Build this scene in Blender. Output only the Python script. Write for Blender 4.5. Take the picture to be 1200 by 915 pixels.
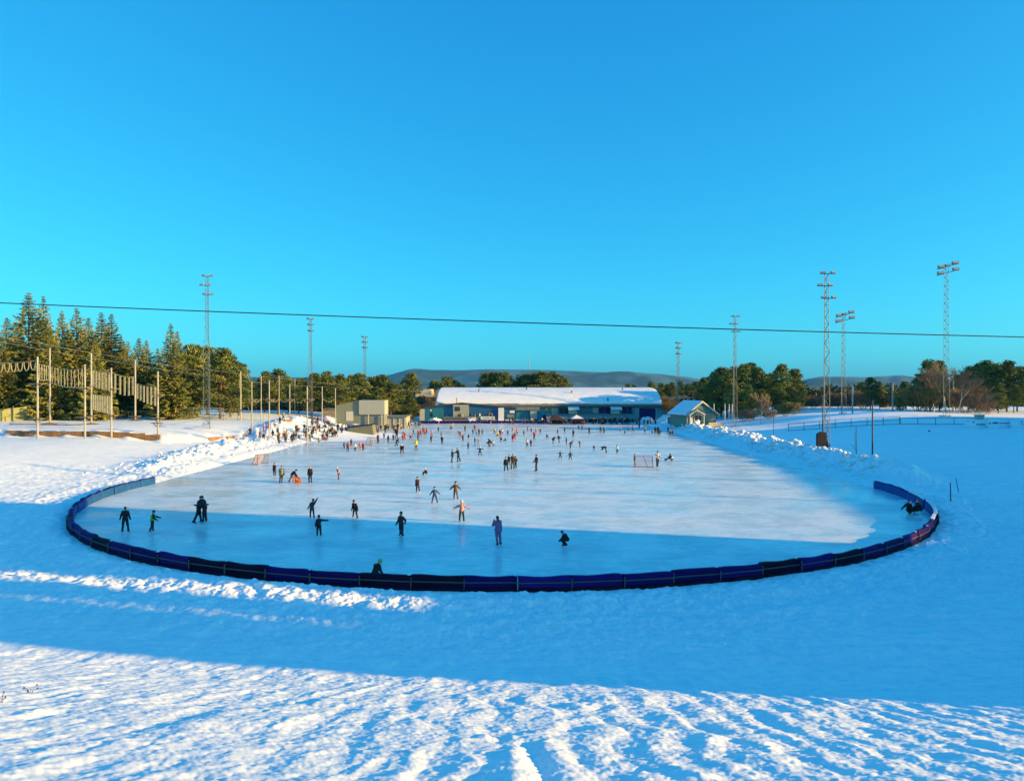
import bpy, math, random
import numpy as np
from mathutils import Vector, Matrix
R = math.radians
random.seed(7); RNG = np.random.default_rng(7)
scn = bpy.context.scene
for o in list(bpy.data.objects): bpy.data.objects.remove(o)
COL = scn.collection

# ------------------------------------------------------------------ camera
FPX, EYE, HZ = 867.0, 8.6, 455.0          # focal length in photo pixels, eye height, horizon row
cam_d = bpy.data.cameras.new('camera'); cam = bpy.data.objects.new('camera', cam_d); COL.objects.link(cam)
cam_d.sensor_width = 36; cam_d.lens = 36*FPX/1200; cam_d.clip_end = 20000; cam_d.clip_start = 0.1
cam.location = (0, 0, EYE); cam.rotation_euler = (R(90-0.165), 0, 0)
scn.camera = cam
# ------------------------------------------------------------------ light
SUN_EL, SUN_AZ = 12.5, 14.5               # azimuth: degrees from +x towards -y
sv = Vector((math.cos(R(SUN_AZ))*math.cos(R(SUN_EL)), -math.sin(R(SUN_AZ))*math.cos(R(SUN_EL)), math.sin(R(SUN_EL))))
w = bpy.data.worlds.new('World'); scn.world = w; w.use_nodes = True
nt = w.node_tree; bg = nt.nodes['Background']
sky = nt.nodes.new('ShaderNodeTexSky'); sky.sky_type = 'NISHITA'; sky.sun_disc = False
sky.sun_elevation = R(SUN_EL); sky.sun_rotation = R(90+SUN_AZ)
sky.air_density = 0.8; sky.dust_density = 1.3; sky.ozone_density = 7.0; sky.altitude = 200
# phone-camera grade of the daylight: one gain and one contrast exponent per channel
sp_ = nt.nodes.new('ShaderNodeSeparateColor'); cb_ = nt.nodes.new('ShaderNodeCombineColor'); nt.links.new(sky.outputs[0], sp_.inputs[0])
for ch, (gain, ex) in enumerate(((.24, 1.2), (.93, .80), (1.20, .48))):
    pw = nt.nodes.new('ShaderNodeMath'); pw.operation = 'POWER'; pw.inputs[1].default_value = ex; nt.links.new(sp_.outputs[ch], pw.inputs[0])
    ml = nt.nodes.new('ShaderNodeMath'); ml.operation = 'MULTIPLY'; ml.inputs[1].default_value = gain; nt.links.new(pw.outputs[0], ml.inputs[0]); nt.links.new(ml.outputs[0], cb_.inputs[ch])
nt.links.new(cb_.outputs[0], bg.inputs[0]); bg.inputs[1].default_value = 0.15
sl = bpy.data.lights.new('sun', 'SUN'); sl.energy = 3.35; sl.angle = R(0.53); sl.color = (1.0, 0.60, 0.15)
so = bpy.data.objects.new('sun', sl); COL.objects.link(so); so.rotation_euler = sv.to_track_quat('Z', 'Y').to_euler()
scn.view_settings.view_transform = 'Standard'; scn.view_settings.look = 'None'
scn.view_settings.gamma = 1; scn.view_settings.exposure = 1.62; scn.view_settings.use_curve_mapping = False

def X(px, d): return (px-600)/FPX*d
def Z(py, d): return EYE-(py-HZ)/FPX*d
def D(py, z=0.0): return FPX*(EYE-z)/(py-HZ)
def P(px, py, z=0.0):
    d = D(py, z); return (X(px, d), d)

# ------------------------------------------------------------------ materials
def mat(name, col, rough=0.7, col2=None, scale=3.0, bump=0.0, bscale=20.0, metal=0.0, rand=0.0, coord='Object', detail=4.0, stretch=None, lo=.35, hi=.65, spec=.5, sss=0):
    m = bpy.data.materials.new(name); m.use_nodes = True; t = m.node_tree; b = t.nodes['Principled BSDF']
    b.inputs['Roughness'].default_value = rough; b.inputs['Metallic'].default_value = metal
    b.inputs['Specular IOR Level'].default_value = spec
    b.inputs['Base Color'].default_value = (*col, 1)
    tc = t.nodes.new('ShaderNodeTexCoord'); vec = tc.outputs[coord]
    if stretch:
        mp = t.nodes.new('ShaderNodeMapping'); mp.inputs['Scale'].default_value = stretch
        t.links.new(vec, mp.inputs[0]); vec = mp.outputs[0]
    last = None
    if col2 is not None:
        n = t.nodes.new('ShaderNodeTexNoise'); n.inputs['Scale'].default_value = scale; n.inputs['Detail'].default_value = detail
        t.links.new(vec, n.inputs['Vector'])
        r = t.nodes.new('ShaderNodeValToRGB'); r.color_ramp.elements[0].position = lo; r.color_ramp.elements[1].position = hi
        r.color_ramp.elements[0].color = (*col, 1); r.color_ramp.elements[1].color = (*col2, 1)
        t.links.new(n.outputs[0], r.inputs[0]); last = r.outputs[0]
    if rand:
        oi = t.nodes.new('ShaderNodeObjectInfo'); h = t.nodes.new('ShaderNodeHueSaturation')
        mr = t.nodes.new('ShaderNodeMapRange'); mr.inputs[3].default_value = 1-rand; mr.inputs[4].default_value = 1+rand
        t.links.new(oi.outputs['Random'], mr.inputs[0]); t.links.new(mr.outputs[0], h.inputs['Value'])
        if last: t.links.new(last, h.inputs['Color'])
        else: h.inputs['Color'].default_value = (*col, 1)
        last = h.outputs[0]
    if last: t.links.new(last, b.inputs['Base Color'])
    if bump:
        n2 = t.nodes.new('ShaderNodeTexNoise'); n2.inputs['Scale'].default_value = bscale; n2.inputs['Detail'].default_value = 5
        t.links.new(vec, n2.inputs['Vector']); bp = t.nodes.new('ShaderNodeBump'); bp.inputs['Strength'].default_value = bump; bp.inputs['Distance'].default_value = 0.1
        t.links.new(n2.outputs[0], bp.inputs['Height']); t.links.new(bp.outputs[0], b.inputs['Normal'])
    return m

M = {}
def make_snow():
    m = mat('snow', (.9,.9,.9), .6, spec=.2); t = m.node_tree; b = t.nodes['Principled BSDF']; N = t.nodes; L = t.links; tc = N.new('ShaderNodeTexCoord')
    def layer(prev, sc, st, lo, hi, c, det=6, rot=0):
        mp = N.new('ShaderNodeMapping'); mp.inputs['Scale'].default_value = st; mp.inputs['Rotation'].default_value = (0,0,rot); n = N.new('ShaderNodeTexNoise'); n.inputs['Scale'].default_value = sc; n.inputs['Detail'].default_value = det; n.inputs['Roughness'].default_value = .65
        L.new(tc.outputs['Object'], mp.inputs[0]); L.new(mp.outputs[0], n.inputs['Vector']); r = N.new('ShaderNodeValToRGB'); r.color_ramp.elements[0].position = lo; r.color_ramp.elements[1].position = hi; L.new(n.outputs[0], r.inputs[0])
        x = N.new('ShaderNodeMix'); x.data_type = 'RGBA'; L.new(r.outputs[0], x.inputs[0])
        if isinstance(prev, tuple): x.inputs[6].default_value = prev
        else: L.new(prev, x.inputs[6])
        x.inputs[7].default_value = c; return x.outputs[2]
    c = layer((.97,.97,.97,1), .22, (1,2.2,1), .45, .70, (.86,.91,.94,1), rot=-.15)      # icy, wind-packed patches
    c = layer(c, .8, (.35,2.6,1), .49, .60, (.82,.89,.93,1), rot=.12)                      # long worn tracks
    c = layer(c, 1.5, (1,1.8,1), .50, .66, (.74,.84,.90,1))                              # trodden hollows, their soft shade put into the colour
    c = layer(c, 6, (1,1.4,1), .52, .68, (.76,.84,.90,1), 4)                               # crumbs and small prints, relief shading given as darker colour
    L.new(c, b.inputs['Base Color'])
    n2 = N.new('ShaderNodeTexNoise'); n2.inputs['Scale'].default_value = 9; n2.inputs['Detail'].default_value = 6; L.new(tc.outputs['Object'], n2.inputs['Vector'])
    bp = N.new('ShaderNodeBump'); bp.inputs['Strength'].default_value = .35; bp.inputs['Distance'].default_value = .018; L.new(n2.outputs[0], bp.inputs['Height']); L.new(bp.outputs[0], b.inputs['Normal'])
    return m
M['snow'] = make_snow()
M['snowroof'] = mat('roof_snow', (.85,.86,.88), .6, (.78,.80,.84), 1.5, bump=.3, bscale=2)
M['chunk'] = mat('snow_lumps', (.86,.86,.87), .6, (.76,.77,.79), 2, bump=.6, bscale=6)
M['conc'] = mat('concrete', (.38,.37,.34), .85, (.28,.27,.25), 3)
M['galv'] = mat('galvanised_steel', (.17,.20,.20), .6, (.11,.13,.13), 2, metal=.1)
M['lamp'] = mat('lamp_housing', (.30,.32,.33), .5, (.16,.17,.18), 3)
M['glass'] = mat('lamp_glass', (.25,.28,.3), .1, (.2,.22,.25), 3)
M['cable'] = mat('black_cable', (.02,.02,.025), .6, (.03,.03,.035), 4)
M['wood'] = mat('pale_log', (.50,.41,.27), .8, (.36,.28,.17), 2, bump=.2, stretch=(1,1,.15), scale=6) if False else mat('pale_log', (.42,.40,.34), .8, (.29,.27,.23), 6, bump=.2, stretch=(1,1,.15))
M['wood2'] = mat('weathered_plank', (.26,.21,.16), .85, (.17,.13,.10), 4, bump=.2)
M['rwood'] = mat('retaining_timber', (.30,.17,.08), .85, (.18,.10,.05), 1.5, bump=.4, bscale=5)
M['rope'] = mat('rope', (.36,.34,.22), .9, (.26,.25,.16), 5)
M['net'] = mat('debris_net', (.28,.28,.12), .9, (.22,.23,.10), 2)
M['fence'] = mat('fence_steel', (.22,.28,.24), .6, (.16,.2,.18), 3)
M['navy'] = mat('navy_vinyl', (.024,.009,.135), .6, (.018,.008,.09), 1.5, bump=.15, bscale=5, rand=.35, spec=.05)
M['blackv'] = mat('black_vinyl', (.010,.005,.020), .6, (.02,.010,.03), 1.5, bump=.15, bscale=5, spec=.05)
M['blue'] = mat('faded_blue_vinyl', (.012,.075,.27), .7, (.02,.10,.32), 1.6, bump=.3, bscale=5, spec=.1)
M['batten'] = mat('grey_batten', (.07,.085,.075), .6, (.08,.09,.09), 3)
M['teal'] = mat('teal_cladding', (.012,.14,.20), .5, (.018,.18,.24), 1.2, stretch=(6,1,.2))
M['blueteal'] = mat('blue_cladding', (.01,.09,.22), .5, (.014,.11,.25), 1.2, stretch=(6,1,.2))
M['ltteal'] = mat('pale_teal_cladding', (.10,.26,.28), .6, (.13,.30,.31), 1.2, stretch=(6,1,.2))
M['dknavy'] = mat('dark_navy_door', (.018,.008,.09), .6, (.022,.012,.11), 2, spec=.2)
M['beige'] = mat('beige_cladding', (.38,.38,.32), .8, (.33,.33,.28), 1.2, stretch=(8,8,.2))
M['cream'] = mat('cream_board', (.55,.52,.42), .8, (.47,.44,.36), 1.5)
M['greyroof'] = mat('grey_felt_roof', (.20,.22,.20), .8, (.15,.165,.155), 1.5)
M['dark'] = mat('dark_opening', (.01,.01,.012), .5, (.018,.017,.018), 2)
M['fascia'] = mat('brown_fascia', (.07,.055,.045), .7, (.05,.04,.035), 2)
M['white'] = mat('white_paint', (.75,.75,.73), .6, (.68,.68,.67), 3)
M['green'] = mat('sage_cladding', (.20,.26,.20), .8, (.16,.22,.18), 2, stretch=(.3,.3,7))
M['cotteal'] = mat('teal_gable_board', (.05,.17,.17), .7, (.04,.14,.15), 2, stretch=(.3,.3,7))
M['cont'] = mat('teal_container_steel', (.02,.13,.17), .5, (.015,.10,.13), 2, stretch=(7,1,.2))
M['window'] = mat('window_glass', (.03,.04,.05), .08, (.04,.05,.06), 2)
M['maroon'] = mat('maroon_canvas', (.06,.012,.02), .8, (.04,.01,.015), 3)
M['brick'] = mat('red_brick', (.16,.05,.035), .9, (.12,.04,.03), 6)
M['adv'] = mat('pale_board_face', (.86,.88,.9), .5, (.80,.84,.86), 1)
M['mark'] = mat('printed_mark', (.05,.14,.24), .6, (.06,.17,.28), 2)
M['hillm'] = mat('hazed_forest_hill', (.002,.028,.042), .9, (.035,.11,.16), .0045, detail=9, lo=.48, hi=.60, coord='Object', stretch=(1,.5,1))  # bluish air haze is mixed into the forest and snow-patch colours
M['bark'] = mat('spruce_bark', (.09,.065,.045), .9, (.05,.038,.03), 3, bump=.4, bscale=8)
M['pinebark'] = mat('pine_bark', (.22,.10,.05), .9, (.10,.06,.04), 1.5, bump=.4, bscale=8)
M['birchbark'] = mat('birch_bark', (.55,.48,.36), .8, (.10,.08,.06), 4, stretch=(1,1,3), lo=.5, hi=.72)
M['twig'] = mat('bare_twigs', (.26,.18,.10), .9, (.17,.12,.075), 1.5, rand=.2)
M['twigy'] = mat('ochre_twigs', (.17,.14,.045), .9, (.11,.09,.03), 1.5, rand=.2)
M['spruce'] = mat('spruce_needles', (.036,.066,.018), .75, (.235,.225,.05), .5, rand=.3, lo=.33, hi=.6, spec=.2)
M['wood_far'] = mat('mixed_wood', (.02,.05,.025), .85, (.09,.09,.05), .03, lo=.4, hi=.6, spec=.1)
M['pine'] = mat('pine_needles', (.036,.078,.024), .75, (.21,.23,.055), .5, rand=.3, lo=.35, hi=.62, spec=.2)
M['stone'] = mat('shade_block_render', (.35,.32,.28), .9, (.3,.28,.25), 1)  # used only on the unseen shade blocks
M['skin'] = mat('skin', (.50,.30,.21), .6, (.46,.27,.19), 12)
M['eyem'] = mat('eye_dark', (.02,.015,.012), .3, (.03,.02,.02), 9)
M['netw'] = mat('goal_net', (.62,.52,.50), .9, (.55,.45,.45), 8)
M['red'] = mat('faded_red_paint', (.30,.09,.08), .5, (.25,.09,.08), 6)
M['orangep'] = mat('orange_plastic', (.75,.19,.02), .45, (.66,.16,.02), 5)
_c = {}
def cloth(r, g, b):
    k = (round(r,3), round(g,3), round(b,3))
    if k not in _c: _c[k] = mat('fabric', k, .85, tuple(v*.75 for v in k), 9, bump=.3, bscale=30)
    return _c[k]

# ice: scraped, frosted, with skate scratches
def make_ice():
    m = mat('skating_ice', (.5,.7,.8), .3); t = m.node_tree; b = t.nodes['Principled BSDF']; N = t.nodes; L = t.links
    tc = N.new('ShaderNodeTexCoord')
    def noise(sc, det, stretch=(1,1,1), rot=0, dist=0):
        mp = N.new('ShaderNodeMapping'); mp.inputs['Scale'].default_value = stretch; mp.inputs['Rotation'].default_value = (0,0,rot)
        n = N.new('ShaderNodeTexNoise'); n.inputs['Scale'].default_value = sc; n.inputs['Detail'].default_value = det; n.inputs['Distortion'].default_value = dist
        L.new(tc.outputs['Object'], mp.inputs[0]); L.new(mp.outputs[0], n.inputs['Vector']); return n.outputs[0]
    def ramp(v, a, bb, ca=(0,0,0,1), cb=(1,1,1,1)):
        r = N.new('ShaderNodeValToRGB'); r.color_ramp.elements[0].position = a; r.color_ramp.elements[1].position = bb
        r.color_ramp.elements[0].color = ca; r.color_ramp.elements[1].color = cb; L.new(v, r.inputs[0]); return r.outputs[0]
    def mix(f, a, c, mode='MIX'):
        x = N.new('ShaderNodeMix'); x.data_type = 'RGBA'; x.blend_type = mode
        if isinstance(f, float): x.inputs[0].default_value = f
        else: L.new(f, x.inputs[0])
        for i, v in ((6, a), (7, c)):
            if isinstance(v, tuple): x.inputs[i].default_value = v
            else: L.new(v, x.inputs[i])
        return x.outputs[2]
    broad = ramp(noise(.055, 5, (1,2.2,1)), .38, .62)
    fine = ramp(noise(1.1, 6, (1,2.5,1), .1, .6), .42, .68)
    base = mix(broad, (.44,.60,.68,1), (.58,.70,.75,1))
    base = mix(fine, base, (.74,.82,.84,1))
    scr = []
    for k, (rot, sc) in enumerate(((.2,2.6),(-.5,2.1),(.9,1.8),(1.5,1.3))):
        v = noise(sc, 3, (.18,3.6,1), rot, 1.6)
        ab = N.new('ShaderNodeMath'); ab.operation = 'SUBTRACT'; ab.inputs[1].default_value = .5; L.new(v, ab.inputs[0])
        a2 = N.new('ShaderNodeMath'); a2.operation = 'ABSOLUTE'; L.new(ab.outputs[0], a2.inputs[0])
        scr.append(ramp(a2.outputs[0], .0, .028, (1,1,1,1), (0,0,0,1)))
    s = scr[0]
    for q in scr[1:]: s = mix(1.0, s, q, 'LIGHTEN')
    gate = ramp(noise(.35, 3), .42, .55)
    s2 = mix(1.0, s, gate, 'MULTIPLY')
    base = mix(ramp(noise(.9, 5, (1,3.2,1), -.2, 1.2), .48, .60), base, (.47,.60,.66,1))
    base = mix(s2, base, (.90,.93,.94,1))
    L.new(base, b.inputs['Base Color'])
    rr = ramp(noise(.12, 4, (1,2,1)), .35, .65, (.16,.16,.16,1), (.42,.42,.42,1)); L.new(rr, b.inputs['Roughness'])
    bp = N.new('ShaderNodeBump'); bp.inputs['Strength'].default_value = .12; bp.inputs['Distance'].default_value = .02
    L.new(noise(3, 5), bp.inputs['Height']); L.new(bp.outputs[0], b.inputs['Normal'])
    b.inputs['Specular IOR Level'].default_value = .3
    return m
M['ice'] = make_ice()

# ------------------------------------------------------------------ helpers
def tag(o, label=None, cat=None, group=None, kind=None):
    if label: o['label'] = label
    if cat: o['category'] = cat
    if group: o['group'] = group
    if kind: o['kind'] = kind
    return o
def thing(name, label, cat, loc=(0,0,0), rz=0.0, group=None):
    o = bpy.data.objects.new(name, None); COL.objects.link(o); o.location = loc; o.rotation_euler = (0,0,rz)
    o.empty_display_size = .3
    return tag(o, label, cat, group)
def raw(name, V, F, mats, parent=None, mi=None, smooth=False):
    me = bpy.data.meshes.new(name)
    V = np.asarray(V, dtype=np.float32).reshape(-1,3)
    if isinstance(F, np.ndarray):
        k = F.shape[1]; n = len(F)
        me.vertices.add(len(V)); me.vertices.foreach_set('co', V.ravel())
        me.loops.add(n*k); me.loops.foreach_set('vertex_index', F.astype(np.int32).ravel())
        me.polygons.add(n); me.polygons.foreach_set('loop_start', np.arange(0, n*k, k, dtype=np.int32))
        me.update(calc_edges=True)
    else:
        me.from_pydata(V.tolist(), [], F)
    for m in (mats if isinstance(mats, (list,tuple)) else [mats]): me.materials.append(m)
    if mi is not None: me.polygons.foreach_set('material_index', np.asarray(mi, dtype=np.int32))
    if smooth: me.polygons.foreach_set('use_smooth', np.ones(len(me.polygons), dtype=bool))
    me.validate(); me.update()
    o = bpy.data.objects.new(name, me); COL.objects.link(o)
    if parent: o.parent = parent
    return o
class MB:
    def __init__(s): s.v = []; s.f = []; s.m = []
    def add(s, vs, fs, mi=0):
        n = len(s.v); s.v += [tuple(v) for v in vs]; s.f += [tuple(i+n for i in f) for f in fs]; s.m += [mi]*len(fs); return s
    def box(s, x0, x1, y0, y1, z0, z1, mi=0):
        return s.add([(x0,y0,z0),(x1,y0,z0),(x1,y1,z0),(x0,y1,z0),(x0,y0,z1),(x1,y0,z1),(x1,y1,z1),(x0,y1,z1)],
                     [(0,3,2,1),(4,5,6,7),(0,1,5,4),(1,2,6,5),(2,3,7,6),(3,0,4,7)], mi)
    def obox(s, c, sx, sy, sz, rz=0, mi=0, rx=0):
        mtx = Matrix.Translation(c) @ Matrix.Rotation(rz,4,'Z') @ Matrix.Rotation(rx,4,'X')
        n = len(s.v); s.box(-sx/2,sx/2,-sy/2,sy/2,-sz/2,sz/2,mi)
        for i in range(n, n+8): s.v[i] = tuple(mtx @ Vector(s.v[i]))
        return s
    def tube(s, p, q, r1, r2=None, n=6, mi=0):
        r2 = r1 if r2 is None else r2; p = Vector(p); q = Vector(q); d = (q-p)
        if d.length < 1e-6: return s
        d.normalize(); a = d.orthogonal().normalized(); b = d.cross(a); vs = []
        for c, r in ((p,r1),(q,r2)):
            for k in range(n):
                t = 2*math.pi*k/n; vs.append(c+(a*math.cos(t)+b*math.sin(t))*r)
        fs = [(k,(k+1)%n,n+(k+1)%n,n+k) for k in range(n)] + [tuple(range(n-1,-1,-1)), tuple(range(n,2*n))]
        return s.add(vs, fs, mi)
    def prism(s, poly, y0, y1, mi=0):      # poly in x,z, extruded along y; poly counter-clockwise seen from -y
        n = len(poly); vs = [(x,y0,z) for x,z in poly]+[(x,y1,z) for x,z in poly]
        return s.add(vs, [tuple(range(n)), tuple(range(2*n-1,n-1,-1))]+[(k,n+k,n+(k+1)%n,(k+1)%n) for k in range(n)], mi)
    def prismx(s, poly, x0, x1, mi=0):     # poly in y,z extruded along x
        n = len(poly); vs = [(x0,y,z) for y,z in poly]+[(x1,y,z) for y,z in poly]
        return s.add(vs, [tuple(range(n-1,-1,-1)), tuple(range(n,2*n))]+[(k,(k+1)%n,n+(k+1)%n,n+k) for k in range(n)], mi)
    def build(s, name, mats, parent=None, smooth=False): return raw(name, s.v, s.f, mats, parent, s.m, smooth)
def copy_tree(o, parent=None):
    c = o.copy(); COL.objects.link(c); c.parent = parent
    for ch in list(o.children): copy_tree(ch, c)
    return c

# ------------------------------------------------------------------ noise and terrain
_T = RNG.random((256,256))
def vn(x, y):
    xi = np.floor(x).astype(np.int64); yi = np.floor(y).astype(np.int64); fx = x-xi; fy = y-yi
    fx = fx*fx*(3-2*fx); fy = fy*fy*(3-2*fy); x0 = xi & 255; x1 = (xi+1) & 255; y0 = yi & 255; y1 = (yi+1) & 255
    return (_T[x0,y0]*(1-fx)+_T[x1,y0]*fx)*(1-fy)+(_T[x0,y1]*(1-fx)+_T[x1,y1]*fx)*fy
def fbm(x, y, o=4, g=.5):
    s = 0; a = 1; t = 0
    for k in range(o):
        s = s+a*(vn(x*2**k+17.3*k, y*2**k+5.1*k)-.5)*2; t += a; a *= g
    return s/t
def ss(a, b, x):
    t = np.clip((x-a)/(b-a), 0, 1); return t*t*(3-2*t)
RX, RY, RR, RFAR = -0.6, 63.4, 32.0, 181.0
def rink_sd(x, y):
    d1 = np.hypot(x-RX, y-RY)-RR; d2 = np.abs(x-RX)-RR
    return np.maximum(np.where(y < RY, d1, d2), y-RFAR)
def wall_y(x): return np.where(x < -50, 106.5, 106.5+(x+50)*1.95)
def ground(x, y):
    x = np.asarray(x, dtype=float); y = np.asarray(y, dtype=float)
    foot = 21.8-.09*x
    s = np.where((foot-y) > 20, foot-y, np.log1p(np.exp(np.clip((foot-y)/.9, -30, 30)))*.9)*.32
    s = np.minimum(s, 7.0+.02*np.clip(-y, 0, 200))
    z = s
    far = ss(40, 75, y)
    z = z+ss(36, 62, -x)*1.7*far+ss(60, 110, -x)*.6*far
    z = z+(ss(-.3, .3, y-wall_y(x))*.75+ss(0, 30, y-wall_y(x))*.5)*ss(36, 42, -x)*(1-ss(185, 230, y))
    rs = ss(30, 62, y)
    z = z+(ss(33.5, 46, x)*.9+ss(40, 82, x)*1.7+ss(95, 150, y)*ss(44, 60, x)*.9)*rs
    z = z+.9*np.exp(-((x-72)/16)**2-((y-141)/12)**2)
    xc = 96+(y-30)*.16
    z = np.maximum(z, 16.5*ss(xc-26, xc, x)*ss(-6, 20, y)*(1-ss(116, 131, y)))  # unseen ridge right of the view, added to shade the field
    z = z+2.0*np.exp(-((x+37)/10)**2-((y-134)/9)**2)
    z = z*(1-.6*ss(230, 500, y))
    return z
def cspace(x, y):
    """ground plus relief"""
    z = ground(x, y); sd = rink_sd(x, y); r = np.hypot(x, y)
    inside = sd < 0
    rough = .10*fbm(x*.12, y*.12, 3)+.05*fbm(x*.9, y*.9, 4)*np.clip(1.2-r/150, 0, 1)
    # ploughed lane around the barrier and trodden snow beyond it
    lane = np.exp(-((sd-1.6)/1.2)**2)*.16+np.exp(-((sd-4.6)/.8)**2)*.14*(.6+.8*fbm(x*.3, y*.3, 2))
    tread = (.20*fbm(x*2.3, y*2.3, 5, .65)*np.clip(1.3-sd/9, .35, 1)+.05*fbm(x*.5,y*1.6,3))*(r < 90)
    # scattered foot prints
    fp = np.clip(vn(x*1.7+9, y*1.7+3)-.72, 0, 1)*-.22*(r < 60)
    f = 1-ss(20.5, 25.5, y+.09*x+1.2*fbm(x*.2, y*.2, 2)); f = f*(r < 45)*(y > -12)
    z = z+np.where(inside, -.12, (rough+lane+(tread*(1-.72*f)+fp*(1-f)))*np.clip(sd*1.5, 0, 1))
    # foreground slope: sledge ruts and trampled lumps
    wv = .9*fbm(x*.16+3, y*.16, 3)
    dirx = 0*x                                   # ruts fan out down the slope
    u = x-dirx*(y-14)*1.0+wv*.8
    rut = np.abs(fbm(u*1.35, y*.14+7, 2, .5))**.8*.13+(.02+.032*ss(-6, 5, x))*np.sin(u*9.2+4.5*fbm(x*.28, y*.22, 3)+.0*y)*(.5+.9*vn(x*.5+3, y*.35))
    lump = .15*fbm(u*2.4, y*.95, 3, .45)
    hole = -np.clip(vn(u*2.1+40, y*1.25+8)-.62, 0, 1)*.18
    fineb = .030*fbm(x*5.5, y*5.5, 3, .6)+.012*fbm(x*16, y*16, 2)
    amp = .62+.06*ss(-14, 4, x)
    z = z+f*((rut+lump+hole)*amp*.44+fineb*1.3*.5)
    # snow ploughed off the rink along both straights
    wl = np.exp(-((x+38.5-np.clip((90-y)*.06, -1, 3))/3.2)**2)*ss(70, 82, y)*(1-ss(165, 178, y))
    z = z+wl*(1.05+.75*fbm(x*.45, y*.45, 5, .65)+.42*fbm(x*1.3, y*1.3, 3, .6))
    wr = np.exp(-((x-36.0)/2.0)**2)*ss(62, 68, y)*(1-ss(165, 178, y))
    z = z+wr*(1.25+.85*fbm(x*.5+8, y*.5, 4, .65))
    pt = np.exp(-((x-36)/5)**2-((y-54+.45*(x-36))/1.1)**2)*.5
    return z+pt

def build_ground():
    a1 = np.radians(np.linspace(-47, 47, 1150)); a2 = np.radians(np.linspace(47, 313, 200))[1:-1]
    A = np.concatenate([a1, a2])
    r = [2.0, 3, 4, 5, 6, 6.8]
    while r[-1] < 5500:
        q = r[-1]
        st = .045 if q < 26 else (.07 if q < 33 else (.07+(q-33)*.0045 if q < 110 else q*.018 if q < 500 else q*.1))
        r.append(q+st)
    Rr = np.array(r); nr, na = len(Rr), len(A)
    rr, aa = np.meshgrid(Rr, A, indexing='ij')
    x = rr*np.sin(aa); y = rr*np.cos(aa); z = cspace(x, y)
    V = np.stack([x, y, z], -1).reshape(-1, 3)
    i = np.arange(nr-1)[:,None]*na; j = np.arange(na)[None,:]; j2 = (j+1) % na
    F = np.stack([i+j, i+j2, i+na+j2, i+na+j], -1).reshape(-1, 4)[:, ::-1]
    n0 = len(V); V = np.vstack([V, [[0,0,float(V[0,2])]]])
    o = raw('snow_ground', V, F, M['snow'], smooth=True); tag(o, kind='structure')
    return o
build_ground()
def gz(x, y): return float(cspace(np.array([x]), np.array([y]))[0])
# the ice sheet, top at z = 0
iv = [(RX-RR+.1, RFAR), (RX-RR+.1, RY)]
for k in range(0, 91):
    t = math.pi+math.pi*k/90; iv.append((RX+(RR-.1)*math.cos(t), RY+(RR-.1)*math.sin(t)))
iv += [(RX+RR-.1, RFAR)]
mb = MB(); n = len(iv)
mb.add([(a,b,-.02) for a,b in iv]+[(a,b,-.4) for a,b in iv], [tuple(range(n)), tuple(range(2*n-1,n-1,-1))]+[(k,n+k,n+(k+1)%n,(k+1)%n) for k in range(n)])
tag(mb.build('ice', M['ice']), kind='structure')

# far wooded hills
def hills():
    nx, ny = 420, 26
    px = np.linspace(-250, 1450, nx)
    prof = np.interp(px, [-250,0,200,290,330,400,455,480,520,560,600,640,690,720,760,800,830,870,940,960,1000,1060,1100,1200,1450],
                         [448,446,445,442,442,443,440,434,433,433.5,434,434,436,436,438,442,446,447,446,444,443,441,447,448,449])
    V = []
    for j in range(ny):
        t = j/(ny-1); d = 3300+2900*t
        h = (ss(0, .75, t)*(1-.25*ss(.8, 1, t)))
        x = (px-600)/FPX*d; top = EYE+(HZ-prof)/FPX*5475
        z = -25+(top+25)*h+16*fbm(x*.0022, np.full(nx, d)*.003, 4)*h+260*fbm(x*.0028+5, np.full(nx, d)*.0035, 4)*h*(1-h)
        V.append(np.stack([x, np.full(nx, d), z], -1))
    V = np.vstack(V); i = np.arange(ny-1)[:,None]*nx; j = np.arange(nx-1)[None,:]
    F = np.stack([i+j, i+j+1, i+nx+j+1, i+nx+j], -1).reshape(-1,4)
    tag(raw('hills', V, F, M['hillm'], smooth=True), kind='structure')
hills()
# haze box
mb = MB(); mb.box(-7500, 7500, -300, 6700, -60, 200)
hz = mb.build('haze', bpy.data.materials.new('haze_air')); tag(hz, kind='stuff')
hm = hz.data.materials[0]; hm.use_nodes = True; t = hm.node_tree
for nn in list(t.nodes):
    if nn.type == 'BSDF_PRINCIPLED': t.nodes.remove(nn)
pv = t.nodes.new('ShaderNodeVolumePrincipled'); pv.inputs['Color'].default_value = (.10,.48,1,1); pv.inputs['Density'].default_value = .00006
t.links.new(pv.outputs[0], t.nodes['Material Output'].inputs['Volume'])

# ------------------------------------------------------------------ unseen blocks added on the sun side to cast the long shade
cs, sn = math.cos(R(SUN_AZ)), math.sin(R(SUN_AZ))
def UV(u, v): return (u*cs+v*sn, -u*sn+v*cs)
def block(u0, u1, v0, v1, h, label):
    x, y = UV((u0+u1)/2, (v0+v1)/2); g = thing('shade_block', label, 'building', (x, y, 0), -R(SUN_AZ), 'unseen shade blocks on the sunny side of the rink')
    du, dv = (u1-u0)/2, (v1-v0)/2
    MB().box(-du,du,-dv,dv,-1,h).build('wall', M['stone'], g)
    MB().box(-du-.02,du+.02,-dv-.02,dv+.02,h,h+.4).build('roof', M['greyroof'], g)
    n = max(1, int(dv*2/3.2)); f = int(h/3)
    for a in range(f):
        for b in range(n):
            yy = -dv+(b+.5)*2*dv/n
            MB().box(-du-.05,-du+.04,yy-.7,yy+.7,1+a*3,2.4+a*3).build('window', M['window'], g)
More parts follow.
